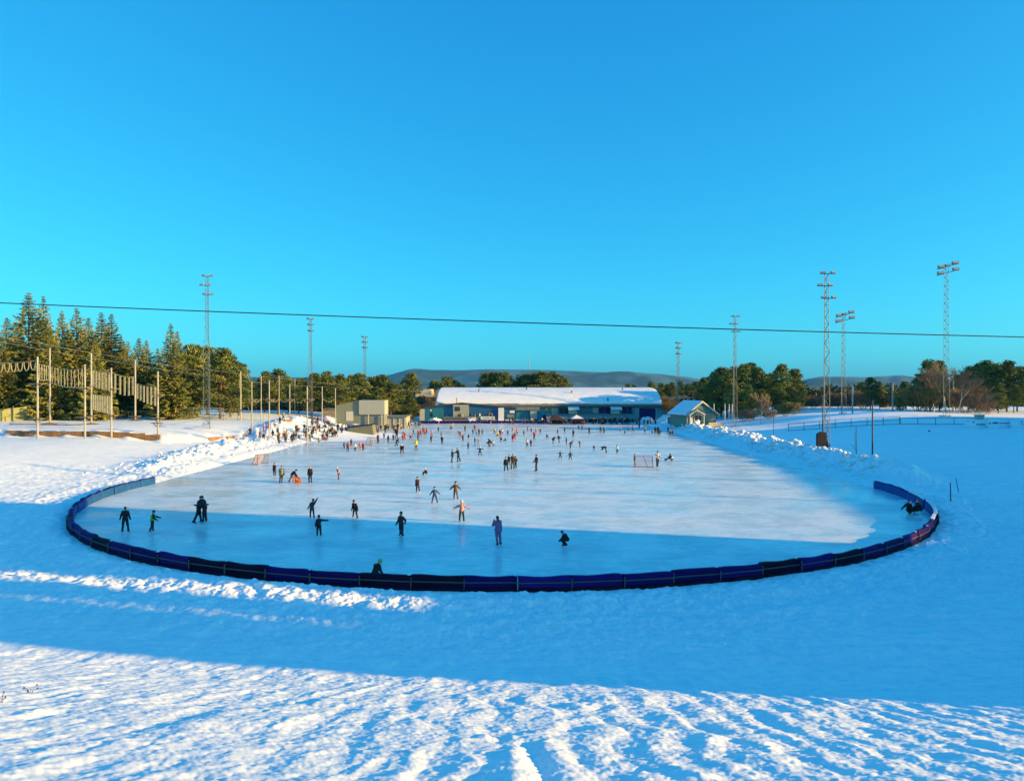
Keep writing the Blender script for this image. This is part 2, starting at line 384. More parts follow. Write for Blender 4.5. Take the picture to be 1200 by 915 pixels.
block(50, 62, 27.75, 44.6, 27, 'tall unseen block added right of the rink to cast long shade')
block(50, 60, 26.55, 27.75, 13.2, 'low unseen link added to let a sun streak pass between blocks')
block(50, 60, 24.34, 24.45, 13.6, 'slim unseen filler added under the gap for the fainter sun streak')
block(50, 62, 24.45, 26.55, 25, 'slender unseen shade block added between the two sun streaks')
block(50, 62, 19.6, 24.34, 24, 'narrow unseen block added to cast shade up to the sledging slope')

# ------------------------------------------------------------------ crash-pad barrier around the near bend
a0, a1 = math.atan2(66.5-RY, -31.3), 2*math.pi+math.atan2(1.5, 31.4)
a0 = math.pi-.11; a1 = 2*math.pi+.02
NP = 46
ordw = lambda n: '%d%s' % (n, 'th' if 10 <= n % 100 <= 20 else {1:'st',2:'nd',3:'rd'}.get(n % 10, 'th'))
rng = random.Random(3)
for k in range(NP):
    ta, tb = a0+(a1-a0)*k/NP, a0+(a1-a0)*(k+1)/NP; tm = (ta+tb)/2
    L_ = RR*(tb-ta); rr_ = RR+rng.uniform(-.06,.06)
    where = 'on the left end of the curve' if k < 10 else ('along the near middle of the curve' if k < 34 else 'on the right end of the curve')
    g = thing('crash_pad', 'navy crash pad, %s from the left end of the curved barrier' % ordw(k+1), 'crash pad',
              (RX+rr_*math.cos(tm), RY+rr_*math.sin(tm), 0), tm+math.pi/2+rng.uniform(-.02,.02), 'crash pads along the rink curve')
    h = .66+rng.uniform(-.03,.03); ln = L_/2-.012
    # local x along the curve, +y = inwards (towards rink), -y = outwards
    prof = [(-.13,-.1),(.16,-.1),(.19,.1),(.18,h*.6),(.15,h-.06),(.08,h),(-.08,h),(-.13,h-.05)]
    n_ = 7; m = MB(); V = []
    for q in range(n_):
        f = -1+2*q/(n_-1); sag = -.05*math.cos(f*math.pi/2)+.02*math.sin(f*3+k); e = .02*(abs(f)**6)
        for (yy, zz) in prof: V.append((f*ln, yy*(1-.15*abs(f)**4), zz+(sag if zz > .2 else 0)-e*(zz > .5)))
    pn = len(prof); F = []
    for q in range(n_-1):
        for e in range(pn): F.append((q*pn+e, (q+1)*pn+e, (q+1)*pn+(e+1)%pn, q*pn+(e+1)%pn))
    F += [tuple(range(pn)), tuple(range(n_*pn-1,(n_-1)*pn-1,-1))]
    mi = []
    for q in range(n_-1):
        for e in range(pn): mi.append(1 if e in (1,2,3) else 0)
    mi += [0,0]
    outer = M['blackv'] if rng.random() < .22 else M['navy']
    raw('pad', V, F, [outer, M['blue']], g, mi)
    MB().box(-ln,ln,-.165,-.135,.36,.40).build('batten', M['batten'], g)
    MB().box(-ln-.02,-ln+.025,-.19,-.14,-.1,h-.12).build('post', M['batten'], g)
    # dark skirt along the foot on the outer side
    MB().box(-ln,ln,-.19,-.155,-.1,.17).build('skirt', M['blackv'], g)
    if k % 2 or k > 30:
        raw('snow_bit', *(lambda a_: (a_[0], a_[1]))(([(x_*.09+ln*.93,y_*.10,h+z_*.05-.03) for x_,y_,z_ in ((1,0,0),(.3,.9,0),(-.9,.6,0),(-.8,-.7,0),(.4,-.9,0),(0,0,1))],[(0,1,5),(1,2,5),(2,3,5),(3,4,5),(4,0,5)])), M['chunk'], g)
    if k > 36 and k < 43:
        m = MB(); vs = []
        for q in range(9):
            f = -1+q/4; 
            for (yy,zz) in ((-.12,0),(-.10,.05+.04*rng.random()),(.03,.09+.04*rng.random()),(.13,.01)): vs.append((f*ln, yy, h+zz-.03))
        m.add(vs, [(q*4+e,q*4+4+e,q*4+5+e,q*4+1+e) for q in range(8) for e in range(3)])
        m.build('snow_cap', M['chunk'], g)

# ------------------------------------------------------------------ ploughed snow lumps
def lumps(name, pts, seed):
    rg = np.random.default_rng(seed); V = []; F = []; n0 = 0
    ico = [(0,0,1)]+[(math.cos(a)*.89,math.sin(a)*.89,.45) for a in np.arange(5)*2*math.pi/5]+[(math.cos(a)*.89,math.sin(a)*.89,-.45) for a in (np.arange(5)+.5)*2*math.pi/5]+[(0,0,-1)]
    fc = [(0,1+i,1+(i+1)%5) for i in range(5)]+[(1+i,6+i,1+(i+1)%5) for i in range(5)]+[(1+(i+1)%5,6+i,6+(i+1)%5) for i in range(5)]+[(11,6+(i+1)%5,6+i) for i in range(5)]
    ico = np.array(ico); fc = np.array(fc)
    # one subdivision
    vs = list(map(tuple, ico)); cache = {}; nf = []
    def mid(a, b):
        k = (min(a,b), max(a,b))
        if k not in cache:
            p = (np.array(vs[a])+np.array(vs[b])); p /= np.linalg.norm(p); cache[k] = len(vs); vs.append(tuple(p))
        return cache[k]
    for a,b,c in fc:
        ab,bc,ca = mid(a,b),mid(b,c),mid(c,a); nf += [(a,ab,ca),(b,bc,ab),(c,ca,bc),(ab,bc,ca)]
    vs = np.array(vs); nf = np.array(nf)
    for (x,y,z,s) in pts:
        k = vs*(1+rg.uniform(-.28,.28,(len(vs),1)))*np.array([s*rg.uniform(.8,1.5), s*rg.uniform(.8,1.5), s*rg.uniform(.5,.9)])
        a = rg.uniform(0,6.28); k = k@np.array([[math.cos(a),-math.sin(a),0],[math.sin(a),math.cos(a),0],[0,0,1]])
        V.append(k+np.array([x,y,z])); F.append(nf+n0); n0 += len(vs)
    o = raw(name, np.vstack(V), np.vstack(F), M['chunk']); return o
rg = np.random.default_rng(5)
def scatter(n, xs, ys, smin, smax, lift=.0):
    out = []
    for _ in range(n):
        x = xs(rg); y = rg.uniform(*ys); s = rg.uniform(smin, smax)*(1 if rg.random() < .85 else 1.7); out.append((x, y, gz(x,y)+lift*s, s))
    return out
tag(lumps('snow_lumps', scatter(700, lambda r: 35.9+r.normal(0,1.7), (70,172), .08, .30, .35), 1), 'broken lumps of ploughed snow along the right edge of the ice', 'snow', kind='stuff')
tag(lumps('snow_lumps', scatter(650, lambda r: -38.2+r.normal(0,2.6), (72,172), .05, .15, .1), 2), 'broken lumps of ploughed snow along the left edge of the ice', 'snow', kind='stuff')
def heap(name, x, y, rx, ry, h, label, seed, n=260):
    r = np.random.default_rng(seed); pts = []
    for _ in range(n):
        a = r.uniform(0, 6.28); q = math.sqrt(r.uniform(0,1)); z = h*(1-q**2)
        pts.append((x+rx*q*math.cos(a), y+ry*q*math.sin(a), max(0,z)*r.uniform(.6,1), r.uniform(.16,.38)))
    for zz in np.linspace(0,.8,4): pts.append((x,y,h*zz*.4,min(rx,ry,h*1.2)*(1-zz*.5)))
    o = lumps(name, pts, seed); tag(o, label, 'snow heap', 'snow heaps at the far end of the ice'); return o
heap('snow_heap', X(761,176), 179, 2.0, 1.5, 1.7, 'white heap of shovelled snow before the tall navy door', 11)
heap('snow_heap', X(784,172), 174, 2.6, 2.2, 2.5, 'large shaded blue snow heap beside the teal container', 12)
heap('snow_heap', X(508,180), 183.5, 2.4, 1.3, 1.2, 'wide snow heap at the left corner of the teal building', 13)
heap('snow_heap', X(552,182), 184, 1.9, 1.2, 1.3, 'shaded snow heap under the deck with the onlookers', 14)
heap('snow_heap', X(568,182), 184, 1.8, 1.2, .9, 'low white snow heap below the white banner', 15)
heap('snow_heap', X(812,146), 147, 2.6, 2.0, 1.1, 'rough sunlit snow heap in front of the sage cottage', 16)

# ------------------------------------------------------------------ main hall at the far end
DH = 189.0
def HX(px): return X(px, DH)
def HZ_(py): return Z(py, DH)
hall = thing('sports_hall', 'long low sports hall with a snow covered arched roof at the far end', 'building', (0, DH, 0))
xl, xr = -19.6, 38.4
prof = [(0,4.25),(1.2,5.35),(3.0,6.35),(6,7.4),(10,8.1),(15,8.45),(20,8.55),(30,7.9),(36,6.4),(40,4.25)]
MB().box(xl+.3,xr-.3,.5,39.5,-.2,4.2).build('wall', M['ltteal'], hall)
rp = prof+[(40,4.0),(0,4.0)]
MB().prismx(rp, xl, xr).build('roof', M['greyroof'], hall)
# snow quilt on the roof, with ragged lower edge
nx = 150; V = []; n_ = len(prof)*4
py_ = np.interp(np.linspace(0,7,40), np.arange(len(prof)-2), [p[0] for p in prof[:-2]]); pz_ = np.interp(np.linspace(0,7,40), np.arange(len(prof)-2), [p[1] for p in prof[:-2]])
xs_ = np.linspace(xl+.05, xr-.05, nx)
for j in range(40):
    yy = py_[j]+np.zeros(nx); rag = (.35+.45*np.clip(fbm(xs_*.35, xs_*0, 3)+.2,0,1)*(xs_ < 20)) if j == 0 else 0
    zz = pz_[j]+.30+.05*fbm(xs_*.5, np.full(nx, j*.4), 3)
    if j < 3: zz = zz-.06*(3-j)
    V.append(np.stack([xs_, yy+rag, zz+(rag*.6 if j == 0 else 0)], -1))
top = np.vstack(V); bot = top.copy(); bot[:,2] -= .285; VV = np.vstack([top,bot]); N1 = len(top)
i = np.arange(39)[:,None]*nx; j = np.arange(nx-1)[None,:]
F1 = np.stack([i+j,i+j+1,i+nx+j+1,i+nx+j],-1).reshape(-1,4); j1 = np.arange(nx-1)
Fe = np.stack([j1+N1,j1+1+N1,j1+1,j1],-1); i1 = np.arange(39)*nx
Fr = np.stack([i1+nx-1,i1+nx-1+N1,i1+nx+nx-1+N1,i1+nx+nx-1],-1); Fl = np.stack([i1+nx,i1+nx+N1,i1+N1,i1],-1)
raw('roof_snow', VV, np.vstack([F1,Fe,Fr,Fl]), M['snowroof'], hall, smooth=True)
MB().box(xl-.1,xr+.1,-.25,-.01,3.75,4.22).build('fascia', M['fascia'], hall)
MB().box(-.3,.3,-.7,.5,0,1.0).v
def panel(parent, name, m, x0, x1, z0, z1, y0, th=.2, label=None):
    o = MB().box(min(x0,x1),max(x0,x1),y0,y0+th,z0,z1).build(name, M[m], parent)
    if label: o['label'] = label
    return o
def hp(name, m, p0, p1, q0, q1, y0, th=.2, label=None, parent=None, d=None):
    dd = (d or DH)+y0
    return panel(parent or hall, name, m, X(p0,dd), X(p1,dd), Z(q1,dd), Z(q0,dd), y0, th, label)
hp('door', 'dknavy', 749, 768.5, 478.5, 497, .25, .2, 'tall navy hall door')
hp('column', 'ltteal', 743, 749, 477, 497, .2, .28)
hp('column', 'beige', 694.5, 701, 476.5, 484, .2, .28)
hp('window', 'dknavy', 702, 716, 477.5, 484.2, .32, .2)
hp('window', 'dknavy', 729, 741, 477.5, 484.2, .32, .2)
hp('window', 'teal', 680, 694, 478, 484, .32, .2)
hp('window', 'dark', 654.5, 667, 478, 484.2, .32, .2)
hp('lintel', 'cream', 633, 666, 475.3, 477.6, .1, .15)
hp('column', 'beige', 646, 654, 477.6, 485, .2, .28)
for p_ in (702,709,716,729,735,741,680,687,694,655,661,667):
    MB().box(HX(p_)-.04,HX(p_)+.04,.26,.315,HZ_(484.1),HZ_(477.6)).build('mullion', M['ltteal'], hall)
for p_ in (640,668,700.5,728,748.5,768.8): MB().tube((HX(p_),.12,.1),(HX(p_),.12,4.2),.07,n=6).build('downpipe', M['cream'], hall)
MB().tube((xl,-.32,4.12),(xr,-.32,4.12),.09,n=6).build('gutter', M['galv'], hall)
for p_,y_ in ((560,6),(618,9),(672,5),(713,1.0),(735,8)):
    zz = float(np.interp(y_, [q[0] for q in prof], [q[1] for q in prof])); MB().tube((HX(p_),y_,zz-.2),(HX(p_),y_,zz+.85),.16,n=8).tube((HX(p_),y_,zz+.85),(HX(p_),y_,zz+1.0),.26,.1,8).build('roof_vent', M['galv'], hall)
for p_ in (752.5,757,761.5,765.5): MB().box(HX(p_)-.03,HX(p_)+.03,.19,.245,.1,HZ_(478.7)).build('door_seam', M['blackv'], hall)
# right lean-to with sloping roof
m = MB(); m.prism([(HX(769.5),-.2),(HX(783),-.2),(HX(783),HZ_(486)),(HX(769.5),HZ_(477.5))], .6, 14); m.build('side_wing', M['ltteal'], hall)
m = MB(); m.prism([(HX(769.2),HZ_(478)+.06),(HX(785),HZ_(486.6)+.06),(HX(785),HZ_(486)+.25),(HX(769.2),HZ_(476.5)+.2)], .3, 14.2); m.build('side_roof', M['greyroof'], hall)
# two small white awning rooms on the facade
for k,(a,b,c) in enumerate(((716,729,'cream'),(666,679,'cream'))):
    d0 = -1.6; dd = DH+d0; x0, x1 = X(a,dd), X(b,dd); o = MB()
    o.prismx([(d0-.3,Z(480.2,dd)),(d0-.3,Z(479.6,dd)),(.05,Z(475.9,DH)),(.05,Z(476.6,DH))][::-1], x0, x1); aw = o.build('awning', M['white'], hall)
    panel(hall, 'bay', c, x0+.1, x1-.6, Z(485,dd), Z(480.4,dd), d0+.1, 1.7)
# long canopy in front of the hall
cano = thing('canopy', 'long grey felt canopy roof on posts in front of the sports hall', 'canopy', (0, 182, 0))
dd = 182; x0, x1 = X(640.5,dd), X(748.5,dd)
o = MB(); o.prismx([(0,Z(491.2,dd)),(0,Z(490.2,dd)),(6.9,Z(484.4,dd+6.5)),(6.9,Z(485.2,dd+6.5))][::-1], x0, x1); o.build('roof', M['greyroof'], cano)
for k in range(10):
    xx = x0+.2+(x1-x0-.4)*k/9; MB().box(xx-.09,xx+.09,.2,.4,-.1,Z(491,dd)).build('post', M['cream'], cano)
MB().box(x0+.2,x1-.2,4.5,4.7,0,Z(492.3,dd)).build('back_wall', M['beige'], cano)
for k in range(7):
    xx = x0+1.2+k*3.1; MB().box(xx,xx+1.5,4.42,4.49,.2,1.1).build('hatch', M['dark'], cano)

# teal annex with the shallow gable left of the canopy
DA = 186.0
ann = thing('clubhouse', 'low teal clubhouse with shallow dark roof and beige bays left of the canopy', 'building', (0, DA, 0))
AX = lambda p: X(p,DA); AZ = lambda p: Z(p,DA)
MB().prism([(AX(492.5),-.1),(AX(604),-.1),(AX(604),AZ(478.2)),(AX(540),AZ(472.6)),(AX(492.5),AZ(478.4))], 0, 2.8).build('wall', M['blueteal'], ann)
MB().prism([(AX(490.5),AZ(478.8)),(AX(540),AZ(472.9)),(AX(606),AZ(478.8)),(AX(606),AZ(477.6)),(AX(540),AZ(471.7)),(AX(490.5),AZ(477.6))], -.5, 2.9).build('roof', M['fascia'], ann)
hpA = lambda *a, **k: hp(*a, parent=ann, d=DA, **k)
hpA('wall_panel', 'cream', 491.8, 497.5, 479.2, 494, -.12, .3, label='cream end pier')
hpA('wall_panel', 'teal', 497.6, 530.5, 478.0, 493.5, -.08, .1, label='bright teal wall panel')
b_ = hpA('bay', 'beige', 531, 549, 474.2, 489.5, -.7, .8)
hpA('window', 'window', 533, 539, 476.5, 481.5, -.76, .05)
hpA('window', 'dark', 504, 507, 484, 488.5, -.12, .03); hpA('sign', 'white', 504, 506, 479.8, 481.5, -.12, .03)
hpA('window', 'dark', 572, 575, 484, 488, -.06, .05)
hpA('column', 'white', 584, 590.5, 477.8, 493, -.5, .6)
hpA('chimney', 'cream', 534.5, 536, 465.5, 473, 2.0, .4)
# onlookers' deck in front of it
deck = thing('viewing_deck', 'dark viewing deck with railing in front of the teal clubhouse', 'deck', (0, 183.2, 0))
dd = 183.2
MB().box(X(520,dd),X(581,dd),0,2.6,Z(493,dd),Z(491.4,dd)).build('floor', M['wood2'], deck)
for p_ in (521,532,543,554,565,576): MB().box(X(p_,dd),X(p_,dd)+.15,.1,.25,-.1,Z(492.9,dd)).build('post', M['wood2'], deck)
MB().box(X(520,dd),X(562,dd),0,.08,Z(489.2,dd),Z(488.6,dd)).box(X(520,dd),X(562,dd),0.01,.07,Z(490.4,dd),Z(490.1,dd)).build('railing', M['wood'], deck)
bn = thing('banner', 'long white banner board hung on the deck railing', 'banner', (X(571.5,182.8), 182.8, Z(491.5,182.8)))
MB().box(-1.75,1.75,0,.06,0,.75).build('board', M['white'], bn)
MB().box(-1.2,.6,-.02,-.003,.3,.46).build('printed_line', M['mark'], bn)
MB().box(.9,1.4,-.02,-.003,.2,.5).build('printed_mark', M['mark'], bn)
# middle part between clubhouse and canopy
mid_ = thing('kiosk_building', 'flat roofed teal and cream kiosk building under the eaves of the hall', 'building', (0, 187.0, 0))
hpM = lambda *a, **k: hp(*a, parent=mid_, d=187.0, **k)
hpM('wall', 'teal', 604.6, 641, 480.5, 497, .2, 1.7)
hpM('upper_wall', 'greyroof', 600, 632.5, 476.9, 480.6, -.4, 2.3)
hpM('wall_panel', 'cream', 604.5, 620.5, 491.2, 497, -.05, .2); hpM('wall_panel', 'beige', 621.5, 629.5, 481.5, 491.5, -.5, .65)
hpM('wall_panel', 'dknavy', 636, 641.6, 487, 497, -.2, .3, label='navy corner panel')
hpM('sign', 'white', 597.5, 603, 481, 483.8, -1.6, .12); hpM('shutter', 'greyroof', 594, 602.5, 485.5, 489, -1.55, .1)
hpM('doorway', 'dark', 620.8, 631, 492, 497, -.1, .12); hpM('window', 'dark', 601, 603.5, 489, 495, -.1, .2)
hpM('counter', 'cream', 592, 602, 491.5, 496.5, -1.5, 1.2)
# navy board line closing the far end
for k in range(14):
    p0, p1 = 490+k*12.2, 490+(k+1)*12.2-.3; dd = 181.3
    g = thing('rink_board', 'navy far end board, %s from the left corner' % ordw(k+1), 'rink board', (X((p0+p1)/2,dd), dd, 0), 0, 'navy boards across the far end')
    hw = (X(p1,dd)-X(p0,dd))/2; MB().box(-hw,hw,0,.12,-.1,.62).build('board', M['navy'], g); MB().box(-hw,hw,-.02,.14,.62,.68).build('top_rail', M['batten'], g)

# party tents
def tent(px, d, wd, apex, eave, roof, side, label):
    g = thing('party_tent', label, 'tent', (X(px,d), d, 0), R(8), 'party tents in front of the canopy')
    w2 = wd/2
    MB().add([(-w2,-w2,eave),(w2,-w2,eave),(w2,w2,eave),(-w2,w2,eave),(0,0,apex)], [(0,1,4),(1,2,4),(2,3,4),(3,0,4)]).build('roof', M[roof], g)
    MB().box(-w2,w2,-w2-.02,-w2,eave-.28,eave+.02).box(w2,w2+.02,-w2,w2,eave-.28,eave+.02).build('valance', M[side], g)
    for sx in (-1,1):
        for sy in (-1,1): MB().tube((sx*w2*.97,sy*w2*.97,-.1),(sx*w2*.97,sy*w2*.97,eave),.04).build('leg', M['galv'], g)
    MB().box(-w2,w2,w2-.06,w2-.03,0.05,eave-.3).build('back_panel', M[side], g)
tent(651.5, 178, 2.9, 2.25, 1.35, 'maroon', 'maroon', 'dark maroon pop-up tent with pointed roof by the kiosk building')
tent(675.5, 178, 3.1, 2.25, 1.35, 'white', 'dknavy', 'white pop-up tent with dark side walls in front of the canopy')

# ------------------------------------------------------------------ sage cottage on the right
def cottage():
    d = 150; cx = X(822,d)
    g = thing('cottage', 'small sage green cottage with teal gable and blue shaded snow roof', 'house', (cx, d, 0), R(16))
    w2, dp = 3.3, 7.0; e = 3.45; ap = 5.7; b = .9
    MB().prism([(-w2,b),(w2,b),(w2,e),(0,ap-.12),(-w2,e)], 0, dp).build('wall', M['green'], g)
    MB().prism([(-w2*.78,e+.1),(w2*.98,e+.05),(0,ap-.2)], -.06, -.003).build('gable_panel', M['cotteal'], g)
    rf = MB()
    for s in (-1,1):
        a, c = (s*(w2+.55), e-.42), (0, ap); rf.prism([a, c, (0,ap+.16), (s*(w2+.55), e-.26)] if s > 0 else [c, a, (s*(w2+.55), e-.26), (0,ap+.16)][::1], -.5, dp+.4)
    rf.build('roof', M['greyroof'], g)
    sn_ = MB(); sn_.prism([(-w2-.5,e-.24),(-.02,ap+.18),(-.02,ap+.42),(-w2-.5,e+.0)], -.4, dp+.3).prism([(w2+.5,e-.24),(w2+.5,e-.12),(.02,ap+.30),(.02,ap+.18)], -.4, dp+.3)
    sn_.build('roof_snow', M['snowroof'], g)
    for s in (-1,1):
        MB().add([(0,-.56,ap+.05),(s*(w2+.6),-.56,e-.42),(s*(w2+.6),-.56,e-.14),(0,-.56,ap+.36),(0,-.5,ap+.05),(s*(w2+.6),-.5,e-.42),(s*(w2+.6),-.5,e-.14),(0,-.5,ap+.36)],
                 [(0,1,2,3),(7,6,5,4),(0,4,5,1),(3,2,6,7),(1,5,6,2)]).build('barge_board', M['cream'], g)
    wn = MB().box(-1.6,.0,-.09,.02,2.0,3.1).build('window', M['window'], g)
    MB().box(-1.72,.12,-.13,-.092,1.9,2.0).box(-1.72,.12,-.13,-.092,3.1,3.2).box(-1.72,-1.6,-.13,-.092,2.0,3.1).box(0,.12,-.13,-.092,2.0,3.1).box(-.84,-.76,-.13,-.092,2.0,3.1).build('frame', M['cream'], wn)
    MB().box(-2.8,-2.0,-.06,.02,1.0,3.0).build('door', M['cream'], g)
    # porch roof over the entrance
    MB().prism([(-3.6,3.15),(-1.9,4.15),(-.1,3.25),(-.1,3.42),(-1.9,4.35),(-3.6,3.32)][::1], -1.7, -.58).build('porch_roof', M['cream'], g)
    for xx in (-3.4,-.3): MB().box(xx-.07,xx+.07,-1.6,-1.46,.9,3.2).build('porch_post', M['cream'], g)
    MB().box(-3.8,3.7,-2.4,.6,.62,.88).build('deck', M['wood2'], g)
    dk = MB()
    for xx in np.linspace(-3.7,3.6,9): dk.box(xx-.05,xx+.05,-2.35,-2.25,-.3,.62)
    dk.build('deck_posts', M['wood2'], g)
    dr = MB().box(.2,3.7,-2.42,-2.36,.9,1.75)
    dr.build('deck_screen', M['beige'], g)
cottage()
g = thing('shipping_container', 'teal steel container standing left of the sage cottage', 'container', (X(798,158), 158, 0), R(6))
MB().box(-1.3,1.3,0,5,.1,2.3).build('body', M['cont'], g); MB().box(-1.2,-.03,-.05,-.004,.2,2.2).build('door', M['cont'], g); MB().box(.03,1.2,-.05,-.004,.2,2.2).build('door', M['cont'], g)
for xx in (-.6,.6): MB().tube((xx,-.1,.3),(xx,-.1,2.1),.03).build('lock_rod', M['galv'], g)
g = thing('storage_tank', 'low dark green rounded tank between the container and the cottage', 'tank', (X(807,152), 152.5, 0), R(10))
m = MB(); n=14; pr=[(math.cos(math.pi*k/n)*1.15, .1+1.25*math.sin(math.pi*k/n)) for k in range(n+1)]; m.prism(pr, -.9, .9); m.build('shell', M['cotteal'], g)
MB().box(-1.2,1.2,-.95,.95,-.1,.1).build('base', M['wood2'], g)
# tall goalpost shaped gantry behind
g = thing('timber_gantry', 'pale timber gantry with one crossbar behind the cottage roof', 'gantry', (X(803,185), 190, 0))
MB().box(-3.4,3.2,-.1,.1,Z(466.3,190),Z(465,190)).build('crossbar', M['wood'], g); MB().tube((.9,0,-.2),(.9,0,Z(466,190)),.16).build('post', M['wood'], g)

# ------------------------------------------------------------------ sheds on the left bank
g = thing('equipment_shed', 'large beige flat topped shed on the left bank behind the spectators', 'shed', (X(421,150), 150, 0))
d = 150; zb = 2.0
MB().prism([(X(394,d)-X(421,d),zb-.6),(0,zb-.6),(0,Z(469,d)),(X(394,d)-X(421,d),Z(475,d))], 0, 4.2).build('wall', mat('shaded_side_cladding',(.20,.21,.15),.85,(.17,.18,.13),1.3,stretch=(8,8,.2)), g)  # side away from the sun, its shade put into a darker cladding colour
MB().box(.01,X(451,d)-X(421,d),-.35,4.0,Z(485.6,d),Z(469,d)).build('front_panel', M['beige'], g)
MB().box(.0,X(450,d)-X(421,d),  .1,3.9,zb-.9,Z(485.8,d)).build('lower_wall', M['greyroof'], g)
MB().box(X(405.5,d)-X(421,d),X(414,d)-X(421,d),-.06,-.004,zb,Z(482,d)).build('door', M['cream'], g)
MB().box(X(394,d)-X(421,d)-.1,0,0,1,0,1).v
for xx in (1.9,4.6): MB().box(xx-.08,xx+.08,-.3,-.14,zb-.9,Z(485.7,d)).build('post', M['cream'], g)
d = 160
g = thing('low_shed', 'low beige shed with flat dark roof right of the larger shed', 'shed', (X(455,d), d, 0))
x0, x1 = X(428,d)-X(455,d), X(476,d)-X(455,d)
MB().box(x0,x1,0,6,-.2,Z(488.6,d)).build('wall', M['beige'], g); MB().box(x0-.2,x1+.3,-.5,6.3,Z(488.5,d),Z(487.3,d)).build('roof', M['greyroof'], g)
m = MB(); m.prism([(x0-.2,Z(487.2,d)),(x0+4.2,Z(487.2,d)),(x0+3.4,Z(486.2,d)),(x0,Z(486,d))],-.45,6.2); m.build('roof_snow', M['snowroof'], g)
for xx in np.linspace(x0+2.5, x1-.3, 6): MB().box(xx-.07,xx+.07,-.12,-.01,-.1,Z(488.8,d)).build('post', M['cream'], g)
d = 132
g = thing('ramp_shelter', 'small green-grey shelter with sloping dark roof half buried in the left bank', 'shelter', (X(420,d), d, 0))
MB().prism([(X(408,d)-X(420,d),0),(X(438,d)-X(420,d),0),(X(436,d)-X(420,d),Z(497.5,d)),(X(408,d)-X(420,d),Z(500.8,d))],0,3).build('wall', mat('lichen_board',(.17,.18,.12),.9,(.14,.15,.10),2), g)
MB().prism([(X(407,d)-X(420,d),Z(501,d)),(X(438,d)-X(420,d),Z(497.6,d)),(X(438,d)-X(420,d),Z(496.8,d)),(X(407,d)-X(420,d),Z(500.1,d))],-.3,3.2).build('roof', M['dknavy'], g)
g = thing('brown_shed', 'tiny brown shed half hidden left of the large beige shed', 'shed', (X(386,165), 165, 0))
MB().box(-1.6,1.6,0,4,1.5,Z(479.5,165)).build('wall', mat('tan_board',(.30,.22,.15),.85,(.25,.18,.12),2), g); MB().box(-1.8,1.8,-.2,4.2,Z(479.5,165),Z(478.8,165)).build('roof', M['greyroof'], g)
d = 230
g = thing('barn', 'grey barn with snow dusted roof between the pines left of the hall', 'building', (X(480,d), d, 0))
MB().box(-5,7,0,8,-.2,Z(465,d)).build('wall', M['fascia'], g); MB().prism([(-5.3,Z(465,d)),(7.3,Z(465,d)),(6.5,Z(456,d)),(-5.3,Z(456,d))],-.3,8.3).build('roof', M['cream'], g)
MB().box(1.8,2.4,-.6,-.3,0,Z(457,d)).build('chimney', M['cream'], g)

